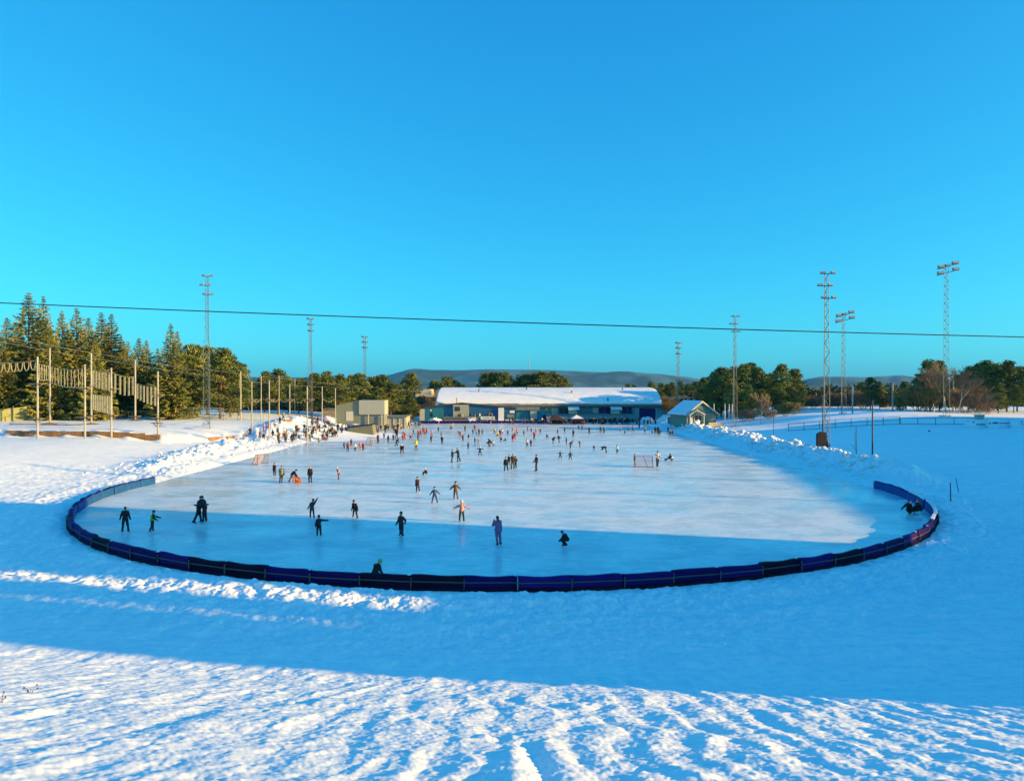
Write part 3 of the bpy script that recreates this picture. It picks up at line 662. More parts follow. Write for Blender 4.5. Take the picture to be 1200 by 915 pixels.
# ------------------------------------------------------------------ floodlight masts
def mast(px, pytop, d, label, style=0, wb=1.0, z0=None, narrow=.5, secs=.42, rz=0):
    x = X(px,d); z0 = gz(x,d)-.1 if z0 is None else z0; H = Z(pytop,d)-z0
    g = thing('floodlight_mast', label, 'floodlight mast', (x,d,z0), rz, 'floodlight masts around the rink')
    m = MB(); Hl = H*secs
    for (h0,h1,w0,w1,n) in ((0,Hl,wb,wb*.86,int(Hl/1.1)),(Hl,H,wb*narrow,wb*narrow*.85,int((H-Hl)/.75))):
        c = [(-.5,-.29),(.5,-.29),(0,.58)]
        for (a,b) in c: m.tube((a*w0,b*w0,h0),(a*w1,b*w1,h1+.05),.037,.032,5)
        for k in range(n):
            ta, tb = k/n, (k+1)/n; wa = w0+(w1-w0)*ta; wt = w0+(w1-w0)*tb; za = h0+(h1-h0)*ta; zb = h0+(h1-h0)*tb
            for q in range(3):
                A = c[q]; B = c[(q+1)%3]
                if (k+q) % 2: A, B = B, A
                m.tube((A[0]*wa,A[1]*wa,za),(B[0]*wt,B[1]*wt,zb),.026,n=4)
                m.tube((A[0]*wa,A[1]*wa,za),(B[0]*wa,B[1]*wa,za),.022,n=4)
    m.build('lattice', M['galv'], g)
    def lamp(x_, z_, tilt=.6, yaw=0, s=.8):
        c = MB(); c.prismx([(-.34*s,-.10*s),(.02*s,-.24*s),(.22*s,.12*s),(-.16*s,.20*s)], -.38*s, .38*s); f = c.build('floodlight', M['lamp'], g)
        f.location = (x_,-.25,z_); f.rotation_euler = (0,0,yaw)
        MB().add([(-.33*s,-.345*s,-.10*s),(.33*s,-.345*s,-.10*s),(.33*s,-.02*s,-.245*s),(-.33*s,-.02*s,-.245*s)],[(0,1,2,3)]).build('lens', M['glass'], f)
    if style == 0:      # three short arms, staggered
        for k,(dx,dz) in enumerate(((.1,0),(-.25,-1.5),(.2,-3.0))):
            MB().tube((-.9+dx,-.1,H+dz),(.95+dx,-.1,H+dz),.05,n=5).build('crossarm', M['galv'], g)
            lamp(-.6+dx,H+dz+.12,s=.75); lamp(.6+dx,H+dz+.12,s=.75, yaw=.3)
    elif style == 1:    # wide slanting arms with four large lamps
        for k,(xa,za,xb,zb) in enumerate(((-1.6,-.9,1.9,.1),(-1.7,-2.0,2.0,-1.0))):
            MB().tube((xa,-.1,H+za),(xb,-.1,H+zb),.07,n=5).build('crossarm', M['galv'], g)
            lamp(xa+.6,H+za+.45,s=1.35); lamp(xb-.4,H+zb+.15,s=1.35)
        lamp(.2,H-.2,s=1.1)
    else:
        for k,(dx,dz) in enumerate(((0,0),(0,-1.3),(0,-2.7))):
            MB().tube((-.7,-.1,H+dz),(.7,-.1,H+dz),.05,n=5).build('crossarm', M['galv'], g)
            lamp(-.45+.1*k,H+dz+.1,yaw=-.3); lamp(.5,H+dz+.1,yaw=.3)
    # steps plate and foot
    MB().box(-wb*.6,wb*.6,-wb*.5,wb*.7,-.3,.22).build('footing', M['conc'], g)
    return g
mast(243,324,121,'tall lattice floodlight mast with wide lower section beside the ropes course',0,1.15,z0=.55,narrow=.5,secs=.60)
mast(364,374,168,'slim lattice floodlight mast behind the snow bank left of the beige shed',2,1.2,narrow=.55,secs=.55)
mast(427.5,395,186,'thin floodlight mast rising behind the large beige shed',2,1.1,narrow=.7,secs=.3)
mast(794.5,402,183,'thin floodlight mast between the hall and the sage cottage',2,1.0,narrow=.75,secs=.4)
mast(861,371,146,'slim lattice floodlight mast in front of the dark pines right of the cottage',0,.85,narrow=.7,secs=.45)
mast(968,321,90.5,'tall lattice floodlight mast with a dark pad at its foot on the right field',0,.75,narrow=.75,secs=.62)
mast(988,367,150,'lattice floodlight mast with slanting lamp arms behind the far right bank',1,1.0,narrow=.75,secs=.4)
mast(1108,310,132,'very tall floodlight mast with four big slanting lamps above the bare birches',1,1.15,narrow=.8,secs=.35)
for k,(x,y) in enumerate(((60,47.6),(66,58.4),(88,89))):
    mast(600+x/y*FPX, 455-FPX*17/y, y, ['nearest','second nearest','farthest'][k]+' floodlight mast beyond the right edge of the view', 0, .8, z0=1.0, narrow=.8, secs=.5)
# dark pad leaning on the mast foot
bx, by = X(962,90), 89.5; g = thing('mast_pad', 'dark brown upright foam pad leaning at the foot of the tall right mast', 'pad', (bx, by, gz(bx,by)-.1))
MB().prism([(-.65,0),(1.0,0),(.75,.55),(.45,1.3),(.38,2.35),(-.15,2.45),(-.55,2.25)], -.25, .3).build('pad', mat('brown_tarpaulin',(.014,.009,.009),.8,(.009,.006,.006),3,bump=.4,bscale=5), g)
MB().box(-.66,-.60,-.27,.32,.1,2.2).build('edge_strip', M['maroon'], g)
# thin poles on the right field
def pole(px, pytop, pybot, zb, r, label, m='fascia', tilt=0, name='pole', arm=False):
    d = D(pybot, zb); x = X(px,d); g0 = gz(x,d); H = Z(pytop,d)-g0
    g = thing(name, label, 'pole', (x,d,g0-.2)); MB().tube((0,0,0),(tilt,0,H+.2),r,r*.85,8).build('shaft', M[m], g)
    if arm: MB().tube((-.55,0,H*.55),(0,0,H*.35),.02).build('arm', M[m], g); MB().tube((-.12,0,H*.42),(-.12,0,H*.9),.015).build('wire', M[m], g)
    else: MB().tube((tilt,0,H+.2),(tilt,0,H+.26),r*1.15,r*.6,8).build('cap', M['galv'], g)
    return g
pole(1022.5,470,531,1.35,.085,'dark wooden pole standing alone on the blue field right of the mast',)
pole(1003.5,500,531,1.35,.045,'short thin pole with a slanting wire on the blue field',arm=True)
pole(964,463,505,1.6,.08,'dark pole rising behind the brown pad at the mast')
pole(970.5,492,523,1.6,.045,'thin galvanised stay just right of the mast foot', 'galv')
pole(906.5,488,514,.9,.05,'short dark stake in the snow right of the bare birch')
pole(1114.5,566,581,.7,.04,'short dark marker stake in the snow beyond the barrier',tilt=-.04)
pole(1124,560,566.5,.9,.03,'tiny slanting marker stick on the blue field',tilt=-.25)
for k,(px,t,lab) in enumerate(((850.5,473,'single'),(855,473.5,'left'),(858.5,473.5,'right'))):
    pole(px-.5 if k else 836.8, t, 500, .3, .085, ('white flagpole in front of the cottage deck' if k == 0 else 'white flagpole, %s one of the close pair right of the cottage' % lab), 'white', name='flagpole')
pole(849.6,473,498,.3,.085,'white flagpole nearest the cottage, left of the close pair','white',name='flagpole')
for px,t,lab in ((1046,449,'pale pole behind the far right snow bank'),(1117,446,'pale pole among the birch trunks'),(999,452,'pale pole left of the rounded pine on the far right')):
    pole(px,t,487,3.2,.17,lab,'wood')
# goals
def goal(px, py, wd, ht, dp, rz, label, mcol):
    x, y = P(px,py); g = thing('ice_goal', label, 'goal', (x,y,0), rz); r = .038
    f = MB()
    for s in (-1,1): f.tube((s*wd/2,0,0),(s*wd/2,0,ht),r,n=8)
    f.tube((-wd/2-r,0,ht),(wd/2+r,0,ht),r,n=8); f.build('frame', M[mcol], g)
    b_ = MB()
    for s in (-1,1): b_.tube((s*wd/2,0,.03),(s*wd/2,dp,.03),.03).tube((s*wd/2,dp,.03),(s*wd/2*.96,dp*.35,ht),.03).tube((s*wd/2*.96,dp*.35,ht),(s*wd/2,0,ht),.03)
    b_.tube((-wd/2,dp,.03),(wd/2,dp,.03),.03).tube((-.35,dp,.03),(.05,dp*.35,ht),.03); b_.build('back_frame', M['red'] if mcol == 'red' else M['galv'], g)
    n = MB(); k = int(wd/.12)
    for i in range(k+1):
        xx = -wd/2+wd*i/k; n.tube((xx,dp*.35,ht),(xx,dp,.03),.020,n=3)
    for i in range(9):
        t = i/8; yy = dp*.35+(dp*.65)*t; zz = ht+(.03-ht)*t; n.tube((-wd/2,yy,zz),(wd/2,yy,zz),.020,n=3)
        for s in (-1,1): n.tube((s*wd/2,yy*0,zz),(s*wd/2,yy,zz),.010,n=3)
    n.build('net', M['netw'], g)
goal(754,546.5,1.95,1.12,.8,R(178),'red framed hockey goal with net on the right half of the ice','red')
goal(308,544,1.5,1.15,.9,R(60),'small goal turned sideways by the left snow bank','red')
goal(436,521,1.2,1.1,.8,R(150),'small pale netted goal before the crowd on the left','galv')

# ------------------------------------------------------------------ overhead cable
def catenary(name, pts, r, label, cat='cable', m='cable'):
    mb = MB()
    for a,b in zip(pts[:-1], pts[1:]): mb.tube(a, b, r, n=5)
    return tag(mb.build(name, M[m]), label, cat)
pp = []
for k in range(-30, 91):
    px = k*20; t = px/1200
    py = 355+ (395-355)*t + 9.0*t*(1-t)*1.2
    dd = 42; pp.append((X(px,dd), dd, Z(py,dd)))
catenary('overhead_cable', pp, .031, 'thick black overhead cable crossing the whole sky above the rink')
def ziprope(px0,py0,px1,py1,d0,d1,label,sag=3,m='cable',r=.03):
    pts = []
    for k in range(25):
        t = k/24; px = px0+(px1-px0)*t; py = py0+(py1-py0)*t+sag*4*t*(1-t); 
        dd = 1/((1-t)/d0+t/d1); pts.append((X(px,dd),dd,Z(py,dd)))
    return catenary('zip_wire', pts, r, label, 'wire', m)
ziprope(-60,383,243,436,80,122,'upper of the two grey wires from the left edge to the mast',1,'galv',.024)
ziprope(-60,389,245,441,80,124,'lower of the two grey wires from the left edge to the mast',2,'galv',.022)
ziprope(243,433,500,459,122,200,'long pale wire running from the left mast towards the hall',2,'galv',.024)
ziprope(285,446,430,455,125,180,'short pale wire above the middle posts of the ropes course',2,'galv',.022)

# ------------------------------------------------------------------ ropes course
poles = {}
def rpole(key, px, t, b, zb, desc, plats=(), r=.13):
    d = D(b, zb); x = X(px,d); g0 = gz(x,d); H = Z(t,d)-g0
    g = thing('ropes_course_pole', desc, 'ropes course pole', (x,d,g0-.2), 0, 'poles of the ropes course')
    MB().tube((0,0,0),(0,0,H+.2),r*1.08,r*.85,9).build('shaft', M['wood'], g)
    for p_ in plats:
        z = Z(p_,d)-g0+.2; m = MB(); m.box(-.75,.75,-.65,.65,z,z+.09).build('platform', M['wood2'], g)
        MB().tube((-.7,0,z),(0,0,z-.6),.05).tube((.7,0,z),(0,0,z-.6),.05).build('brace', M['wood2'], g)
    poles[key] = (x,d); return g
rpole('a',44,418,515,1.6,'front left pole of the ropes course with two platforms',(450,491))
rpole('b',58.5,408,498,2.6,'tallest rear pole near the left edge of the ropes course')
rpole('c',99.5,427,514,1.6,'front pole of the ropes course at the middle of the hanging planks',(455,489))
rpole('d',107,414,498,2.6,'rear pole just right of the front middle pole',(487,),.15)
rpole('e',130.5,431,513,1.6,'front pole with a small platform under the hanging logs',(456,487))
rpole('f',158.5,422,495,2.6,'slender rear pole between the hanging log bundles',(488,),.15)
rpole('g',185,435,511,1.6,'front right pole of the ropes course wrapped with footholds',(463,490,496))
rpole('h',245,404,480,3.2,'tall thin pole beside the wide lattice mast',(),.13)
rpole('i',268,435,482,3.2,'left pole of the pair right of the lattice mast',(),.14)
rpole('j',282,435,491,2.8,'right pole of the pair right of the lattice mast',(481,),.14)
for k,(px,t,b) in enumerate(((295,447,500),(306,441,494),(315.5,446,503),(327,440,489),(339.5,450,496),(345.5,444,486),(360,453,503),(377.5,453,494),(393,455,494))):
    rpole('m%d' % k, px, t, b, 2.3, 'slim post of the far ropes course section, %s from the left' % ordw(k+1), ((468.5,) if k in (0,2,4,6) else ()), .095)
def span(pa, pb, ya, yb, kind, label, hang=(0,0), n=9, m='rope', sag=.25):
    (xa,da),(xb,db) = poles[pa] if isinstance(pa,str) else pa, poles[pb] if isinstance(pb,str) else pb
    A = Vector((xa,da,Z(ya,da))); B = Vector((xb,db,Z(yb,db)))
    g = thing('rope_bridge', label, 'rope bridge', tuple(A), 0, 'rope bridges of the ropes course')
    L_ = lambda t: (B-A)*t+Vector((0,0,-sag*4*t*(1-t)))
    c = MB()
    for k in range(10): c.tube(L_(k/10), L_((k+1)/10), .035, n=5)
    c.build('top_rope', M['rope'], g); h0, h1 = hang
    for k in range(n):
        t = (k+.7)/(n+.4); p = L_(t); dl = h0+(h1-h0)*t
        if kind == 'plank': MB().box(p.x-.12,p.x+.12,p.y-.06,p.y+.06,p.z-dl,p.z-.1).build('hanging_log', M['rope'], g)
        elif kind == 'loop':
            q = MB(); w_ = .35
            for j in range(10):
                a0_, a1_ = math.pi*j/10, math.pi*(j+1)/10
                q.tube((p.x-w_*math.cos(a0_),p.y,p.z-.1-dl*math.sin(a0_)),(p.x-w_*math.cos(a1_),p.y,p.z-.1-dl*math.sin(a1_)),.055,n=5)
            q.build('rope_loop', M['rope'], g)
        else: MB().tube(p, p-Vector((0,0,dl)), .05, n=5).build('hanger', M['rope'], g)
    if kind == 'ladder':
        q = MB()
        for k in range(10): q.tube(L_(k/10)-Vector((0,0,h0)), L_((k+1)/10)-Vector((0,0,h1)), .05, n=5)
        for k in range(0,n-1,2):
            ta, tb = (k+.7)/(n+.4), (k+1.7)/(n+.4); q.tube(L_(ta)-Vector((0,0,h0)), L_(tb), .035, n=5)
        q.build('foot_rope', M['rope'], g)
    return g
out = (X(-20,101), 101)
span(out,'a',424,422,'loop','rope bridge with hanging loops at the left edge of the picture',(1.15,1.15),8)
span('a','b',425,428,'ladder','short rope ladder bridge between the two leftmost poles',(2.2,2.2),5)
span('b','c',429,431,'ladder','rope bridge with a row of upright slats between the left poles',(2.7,2.6),10,sag=.4)
span('d','e',433,436,'plank','short curtain of long hanging logs right of the middle pole',(2.7,2.7),6,sag=.1)
span('d','e',461,464,'plank','lower curtain of hanging sticks near the ground',(2.6,2.6),8,sag=.05)
span('e','f',436,441,'plank','row of hanging log bundles between the middle poles',(2.7,3.2),5,sag=.35)
span('f','g',448,452,'plank','row of dark hanging logs left of the right front pole',(2.6,3.0),6,sag=.3)
span('h','i',431,436,'rope','single slack line between the pole by the mast and the pair',(.1,.1),2)
span('i','j',438,438,'ladder','narrow net panel hung between the close pair of poles',(3.6,3.6),8,sag=.02)
for k,(a,b_) in enumerate((('m0','m1'),('m2','m3'),('m3','m4'),('m4','m6'),('m7','m8'))):
    span(a,b_,466,466,'rope','slack footrope in the far ropes course section, %s from the left' % ordw(k+1),(.25,.25),5,sag=.7)
# debris net on the far left
x0,d0 = X(-30,120),120; g = thing('ball_net', 'olive windbreak net stretched between posts at the left edge', 'net', (x0,d0,0))
x1 = X(38,128)-x0; z = gz(X(30,128),128)
nx_,nz_ = 24,8; V=[]
for i in range(nx_):
    for j in range(nz_):
        t=i/(nx_-1); u=j/(nz_-1); V.append((x1*t, 8*t+.15*math.sin(9*t+2*u), (2.2+.3*t)+ (u*(3.2-.9*(1-t)+.0))+.08*math.sin(14*t)))
F=[(i*nz_+j,(i+1)*nz_+j,(i+1)*nz_+j+1,i*nz_+j+1) for i in range(nx_-1) for j in range(nz_-1)]
sh = raw('sheet', V, F, M['net'], g, smooth=True); md = sh.modifiers.new('thickness','SOLIDIFY'); md.thickness=.03
for t in (0,.33,.66,1.0): MB().tube((x1*t,8*t-.1,1.8),(x1*t,8*t-.1,5.9-.9*(1-t)),.07).build('post', M['rope'], g)
MB().tube((x1+.1,8,2.2),(x1+1.3,8,4.9),.05).tube((x1+1.3,8,2.0),(x1+1.3,8,5.1),.06).tube((x1-1.0,8,5.3),(x1+1.3,8,5.3),.06).build('end_frame', M['wood'], g)
# retaining timbers
def timber(pts, hgt, label, base=None):
    mb = MB(); rg_ = random.Random(len(label))
    for (xa,ya),(xb,yb) in zip(pts[:-1],pts[1:]):
        n = max(1,int(math.hypot(xb-xa,yb-ya)/2.2))
        for k in range(n):
            p = (xa+(xb-xa)*k/n, ya+(yb-ya)*k/n); q = (xa+(xb-xa)*(k+1)/n, ya+(yb-ya)*(k+1)/n); z0 = gz(p[0],p[1]-1.2)
            L_=math.hypot(q[0]-p[0],q[1]-p[1])
            for j in range(3):
                mb.obox(((p[0]+q[0])/2,(p[1]+q[1])/2-.25+.02*j,z0+hgt*(j+.5)/3-.05),L_*.985,.28+.03*rg_.random(),hgt/3*.96,math.atan2(q[1]-p[1],q[0]-p[0])+rg_.uniform(-.01,.01))
    return tag(mb.build('retaining_wall', M['rwood']), label, 'retaining wall')
timber([(X(8,106),106),(X(188,106),106.2)],.85,'low brown timber retaining wall under the front poles of the ropes course')
timber([(-46.5,112.5),(-42.0,122),(-38.8,131)],.55,'brown timber edge of the terrace running towards the seated spectators')
timber([(X(10,118),118.5),(X(95,118),118.5)],.22,'low weathered sleeper edging on the terrace at the left')
# soil patches round the rear poles
for k in 'bdf':
    x,y = poles[k]; m = MB(); n=14
    m.add([(x,y,gz(x,y)+.22)]+[(x+1.5*math.cos(2*math.pi*i/n)*(1+.2*math.sin(3*i)),y-.2+1.2*math.sin(2*math.pi*i/n),gz(x,y)-.02) for i in range(n)],[(0,1+i,1+(i+1)%n) for i in range(n)])
    tag(m.build('bark_mulch', M['rwood']), kind='stuff'); 
# mesh fences
def fence(p0, p1, h, label, zoff=0, n=None, rails=(.98,.06), mesh=True, m='fence', step=3.0, pr=.04, name='mesh_fence'):
    (xa,ya),(xb,yb) = p0,p1; L_=math.hypot(xb-xa,yb-ya); n = n or max(2,int(L_/step))
    g = thing(name, label, 'fence', (xa,ya,0)); P_=[]
    for k in range(n+1):
        t=k/n; x=xa+(xb-xa)*t; y=ya+(yb-ya)*t; P_.append((x-xa,y-ya,gz(x,y)+zoff))
    for p in P_: MB().tube((p[0],p[1],p[2]-.3),(p[0],p[1],p[2]+h),pr).build('post', M[m], g)
    r_=MB()
    for a,b in zip(P_[:-1],P_[1:]):
        for q in rails: r_.tube((a[0],a[1],a[2]+h*q),(b[0],b[1],b[2]+h*q),pr*.8)
    r_.build('rails', M[m], g)
    if mesh:
        w_=MB(); dx,dy=(xb-xa)/L_,(yb-ya)/L_
        for a,b in zip(P_[:-1],P_[1:]):
            q=int(math.hypot(b[0]-a[0],b[1]-a[1])/.22)
            for i in range(1,q): 
                t=i/q; x=a[0]+(b[0]-a[0])*t; y=a[1]+(b[1]-a[1])*t; z_=a[2]+(b[2]-a[2])*t; w_.tube((x,y,z_+.05),(x,y,z_+h*.97),.014,n=3)
        w_.build('mesh', M[m], g)
    return g
fence((X(-40,130),130),(X(212,134),134),1.5,'green wire mesh fence behind the ropes course poles',m='rope',step=3)
fence((X(214,134),134),(X(262,137),137),2.3,'higher dense grey green mesh fence behind the wide mast',step=1.6)
fence((X(262,137),137),(X(400,165),165),1.4,'grey mesh fence in front of the distant pines on the left')
fence((X(905,136),128),(X(1040,128),124),1.35,'thin dark railing fence along the far right snow bank, left stretch',mesh=False,m='fascia',step=2.4,pr=.045,rails=(.95,.5,.08),name='railing')
fence((X(1041,128),124),(X(1131,120),118),1.15,'thin dark railing fence ending at the pale boards',mesh=False,m='fascia',step=2.4,pr=.045,rails=(.95,.08),name='railing')
# white perimeter boards with printed marks
for k in range(5):
    p0 = 1131+k*27; dd = 112-k*1.0; x = X(p0+13.2,dd); hw = 13.2/FPX*dd-.03; z0 = gz(x,dd)
    nm = ['with a dark arrow mark','with a dark emblem and a line of print','with a small centred mark','beyond the picture edge','farthest beyond the picture edge'][k]
    g = thing('perimeter_board','pale perimeter board '+nm+' on the right field','board',(x,dd,z0),-.04,'pale boards on the right field')
    MB().box(-hw,hw,0,.08,.25,1.35).build('board', M['adv'], g); MB().box(-hw,hw,-.05,.12,1.33,1.40).build('top_rail', M['white'], g)
    MB().box(-hw,hw,-.25,.1,-.2,.22).build('snow_ledge', M['chunk'], g)
    for xx in (-hw+.1,hw-.1): MB().box(xx-.04,xx+.04,.09,.16,-.2,1.3).build('post', M['galv'], g)
    pm = MB(); y_=-.012
    if k == 0: pm.prism([(-.7,.95),(-.25,1.15),(-.35,.95),(-.2,.8)],y_,-.002).box(0,1.3,y_,-.002,.55,.72).box(-1.5,-1.0,y_,-.002,1.05,1.12)
    elif k == 1: pm.prism([(-1.55,.6),(-1.2,.6),(-1.37,1.0)],y_,-.002).box(-1.0,-.2,y_,-.002,.65,.92).box(-.1,1.5,y_,-.002,.70,.82)
    else: pm.prism([(-.3,1.0),(.1,1.0),(-.1,.75)],y_,-.002).box(-.35,.2,y_,-.002,.5,.56).box(.9,1.2,y_,-.002,.6,1.0)
    pm.build('printed_mark', M['mark'], g)
g = thing('small_hut','tiny pale hut roof standing behind the pale boards','hut',(X(1152,116),116.5,gz(X(1152,116),116.5)))
MB().box(-.5,.4,0,.9,-.1,1.6).build('wall', M['beige'], g); MB().box(-.6,.5,-.1,1.0,1.6,1.7).build('roof', M['cream'], g); MB().box(.42,.54,-.06,.06,-.1,1.9).build('post', M['white'], g)
# distant hilltop transmitter
g = thing('transmitter_mast','hair thin transmitter mast on the far hill above the hall roof','transmitter mast',(X(620,5400),5400,Z(434.5,5400)-15))
MB().tube((0,0,0),(0,0,85),3.2,2.2,5).tube((0,0,85),(0,0,125),1.6,1.0,5).build('shaft', M['lamp'], g); MB().box(-20,6,-6,6,0,17).build('base_building', M['white'], g)
# dry weeds at the left of the near slope
for k,(px,py,h) in enumerate(((1,826,.18),(35,812,.12))):
    z = 2.4; d = D(py,z)
    for _ in range(6): z = gz(X(px,d),d); d = D(py,z)
    g = MB(); rg_ = random.Random(k)
    for j in range(7):
        a = rg_.uniform(0,6.28); t = h*rg_.uniform(.6,1.2); g.tube((0,0,-.05),(math.cos(a)*.05,math.sin(a)*.05,t*.5),.004,n=4).tube((math.cos(a)*.05,math.sin(a)*.05,t*.5),(math.cos(a)*.13,math.sin(a)*.1,t),.003,n=3)
        g.obox((math.cos(a)*.13,math.sin(a)*.1,t),.035,.012,.03,a)
    o = g.build('dry_weed', M['fascia']); o.location = (X(px,d),d,z); tag(o, ['dark dry weed poking from the lit slope at the left picture edge','tiny pale dry weed on the lit slope near the left edge'][k], 'weed')
x,y = P(1089,506,2.0); o = lumps('ice_block',[(0,0,0,.16)],4); o.location=(x,y,gz(x,y)+.05); tag(o,'single small dark clod on the smooth blue field','clod'); o.data.materials[0] = M['fascia']

# ------------------------------------------------------------------ trees
def tubes_np(mb, segs, n=5):
    for p,q,r1,r2 in segs: mb.tube(p,q,r1,r2,n)
def quads(C, U, W):
    """leaf quads centred C with half axes U, W"""
    V = np.stack([C-U-W*.3, C+U*.2-W, C+U*1.1, C+U*.2+W], 1).reshape(-1,3); F = np.arange(len(V)).reshape(-1,4); return V, F
def spruce_proto(seed, H=20, wid=.21, dens=1.0):
    r = np.random.default_rng(seed); C=[];U=[];W=[]; m = MB(); m.tube((0,0,-.5),(0,0,H*.97),H*.016,.02,7)
    z = H*.06
    while z < H*.985:
        t = z/H; Lb = H*wid*(1-t)**.92*(1 if t > .12 else .8)+.06; nb = int(7+5*(1-t)); ph = r.uniform(0,6.28)
        for k in range(nb):
            a = ph+6.283*k/nb+r.normal(0,.25); L = Lb*r.uniform(.6,1.18)
            if r.random() < .06: continue
            n = int(L*17*dens)+4; s = r.uniform(.1,1,n)**.7; droop = -.35*(1-t)-.05
            pos = np.stack([np.cos(a)*L*s, np.sin(a)*L*s, z+L*(droop*s+.28*s**3)], -1)
            pos += r.normal(0,.05+.035*L,(n,3))*np.array([1,1,.45]); pos[:,2] -= np.abs(r.normal(0,.13,n))
            out = np.stack([np.cos(a)+r.normal(0,.5,n), np.sin(a)+r.normal(0,.5,n), -.25+r.normal(0,.3,n)], -1); out /= np.linalg.norm(out,axis=1)[:,None]
            sz = (.11+.34*(1-t))*r.uniform(.7,1.3,n)[:,None]; up = r.normal(0,1,(n,3))+np.array([0,0,.6]); wv = np.cross(out, up); wv /= np.linalg.norm(wv,axis=1)[:,None]
            C.append(pos); U.append(out*sz); W.append(wv*sz*.42)
            if k % 3 == 0: m.tube((0,0,z),(math.cos(a)*L*.8,math.sin(a)*L*.8,z+L*droop*.6),.03,.01,3)
        z += (.38+.35*(1-t))*(1.25 if dens < 1 else 1)
    V,F = quads(np.vstack(C),np.vstack(U),np.vstack(W)); return V,F,m
def pine_proto(seed, H=14, cw=.26, c0=.35, ncl=46, per=85, rnd=1.0):
    r = np.random.default_rng(seed); C=[];U=[];W=[]; m = MB(); bend = r.normal(0,.03*H,2)
    tr = lambda t: np.array([bend[0]*t*t, bend[1]*t*t, H*t*.96])
    for k in range(8): m.tube(tuple(tr(k/8)-(np.array([0,0,.5]) if k == 0 else 0)), tuple(tr((k+1)/8)), H*.017*(1-k/8*.8), H*.017*(1-(k+1)/8*.8), 7)
    for k in range(ncl):
        t = c0+(1-c0)*((k+.5)/ncl)**.9; rad = H*cw*math.sin(math.pi*min(1,(t-c0)/(1-c0)*.78+.22))**.8
        a = r.uniform(0,6.283); q = r.uniform(.35,1.05)*rad; b = tr(t); c = b+np.array([math.cos(a)*q, math.sin(a)*q, r.uniform(-.2,.9)*.5])
        if k >= ncl-3: c = tr(1)+r.normal(0,.3,3)
        s = H*.062*r.uniform(.75,1.35)*rnd; n = int(per*(s/(H*.062))**2)
        d = r.normal(0,1,(n,3)); d /= np.linalg.norm(d,axis=1)[:,None]; rr = r.uniform(.35,1,n)[:,None]**.5
        pos = c+d*rr*s*np.array([1.35,1.35,.62]); out = d+r.normal(0,.5,(n,3))+np.array([0,0,.5]); out /= np.linalg.norm(out,axis=1)[:,None]
        wv = np.cross(out, r.normal(0,1,(n,3))); wv /= np.linalg.norm(wv,axis=1)[:,None]; sz = H*.0155*r.uniform(.7,1.4,n)[:,None]
        C.append(pos);U.append(out*sz);W.append(wv*sz*.5); m.tube(tuple(tr(max(0,t-.05))), tuple(c), H*.0045, H*.002, 4)
    V,F = quads(np.vstack(C),np.vstack(U),np.vstack(W)); return V,F,m
def bare_proto(seed, H=12, trunks=1, spread=.5, twigr=.018, levels=5, bush=False):
    r = random.Random(seed); tr = MB(); tw = MB(); cnt=[0]
    def grow(p, d, L, rad, lev):
        segs = 3; q = p
        for k in range(segs):
            d = (d+Vector((r.gauss(0,.08),r.gauss(0,.08),.06))).normalized(); e = q+d*L/segs; (tr if lev <= (0 if bush else 1) else tw).tube(q,e,rad*(1-k*.15),rad*(1-(k+1)*.15),4 if lev < 2 else 3); q = e
            if lev < levels:
                for _ in range(2 if lev < 3 else 2):
                    ax = Vector((r.gauss(0,1),r.gauss(0,1),r.gauss(.15,.3))).normalized(); nd = (d*(1-spread*.55)+ax*spread).normalized()
                    if k > 0 or lev > 0: grow(q, nd, L*r.uniform(.45,.68), max(twigr,rad*.5), lev+1)
        if lev < levels: grow(q, d, L*.62, rad*.55, lev+1)
    for k in range(trunks):
        a = 6.28*k/trunks; lean = .0 if trunks == 1 else (.45 if bush else .12)
        grow(Vector((math.cos(a)*.2*(trunks>1),math.sin(a)*.2*(trunks>1),-.2)), Vector((math.cos(a)*lean,math.sin(a)*lean,1)).normalized(), H*.42, H*.012 if not bush else .04, 0 if not bush else 1)
    return tr, tw
protos = {}
def put_tree(kind, key, maker, x, y, Ht, label, cat, group, crown_m, trunk_m, rz=None, sq=1.0, z=None):
    z = gz(x,y) if z is None else z
    if key not in protos:
        g = thing(kind, label, cat, (0,0,0)); res = maker(); 
        if len(res) == 3: V,F,m = res; H0 = V[:,2].max(); raw('crown', V, F, M[crown_m], g); m.build('trunk', M[trunk_m], g)
        else: tr, tw = res; H0 = max(v[2] for v in tw.v); tr.build('trunk', M[trunk_m], g); tw.build('crown', M[crown_m], g)
        protos[key] = (g, H0); first = True
    else: first = False
    g0,H0 = protos[key]; g = g0 if first else copy_tree(g0)
    g['label'] = label; g['category'] = cat; g['group'] = group; s = Ht/H0
    g.location = (x,y,z); g.rotation_euler = (0,0,random.uniform(0,6.28) if rz is None else rz); g.scale = (s*sq,s*sq,s); return g
def spr(i, px, py, d, label, sq=1.0):
    x = X(px,d); z = gz(x,d); put_tree('spruce_tree','s%d' % (i%3), lambda: spruce_proto(20+i%3,20,(.30,.25,.33)[i%3]), x, d, Z(py,d)-z, label, 'spruce', 'dark spruces behind the ropes course', 'spruce','bark', sq=sq)
def pin(i, px, py, d, label, group, sq=1.0, c0=None):
    x = X(px,d); z = gz(x,d); k = i % 5
    put_tree('pine_tree','p%d' % k, lambda: pine_proto(40+k,14,(.26,.22,.30,.24,.20)[k],(.16,.26,.12,.32,.08)[k],(74,62,82,54,70)[k]), x, d, Z(py,d)-z, label, 'pine', group, 'pine','pinebark', sq=sq)
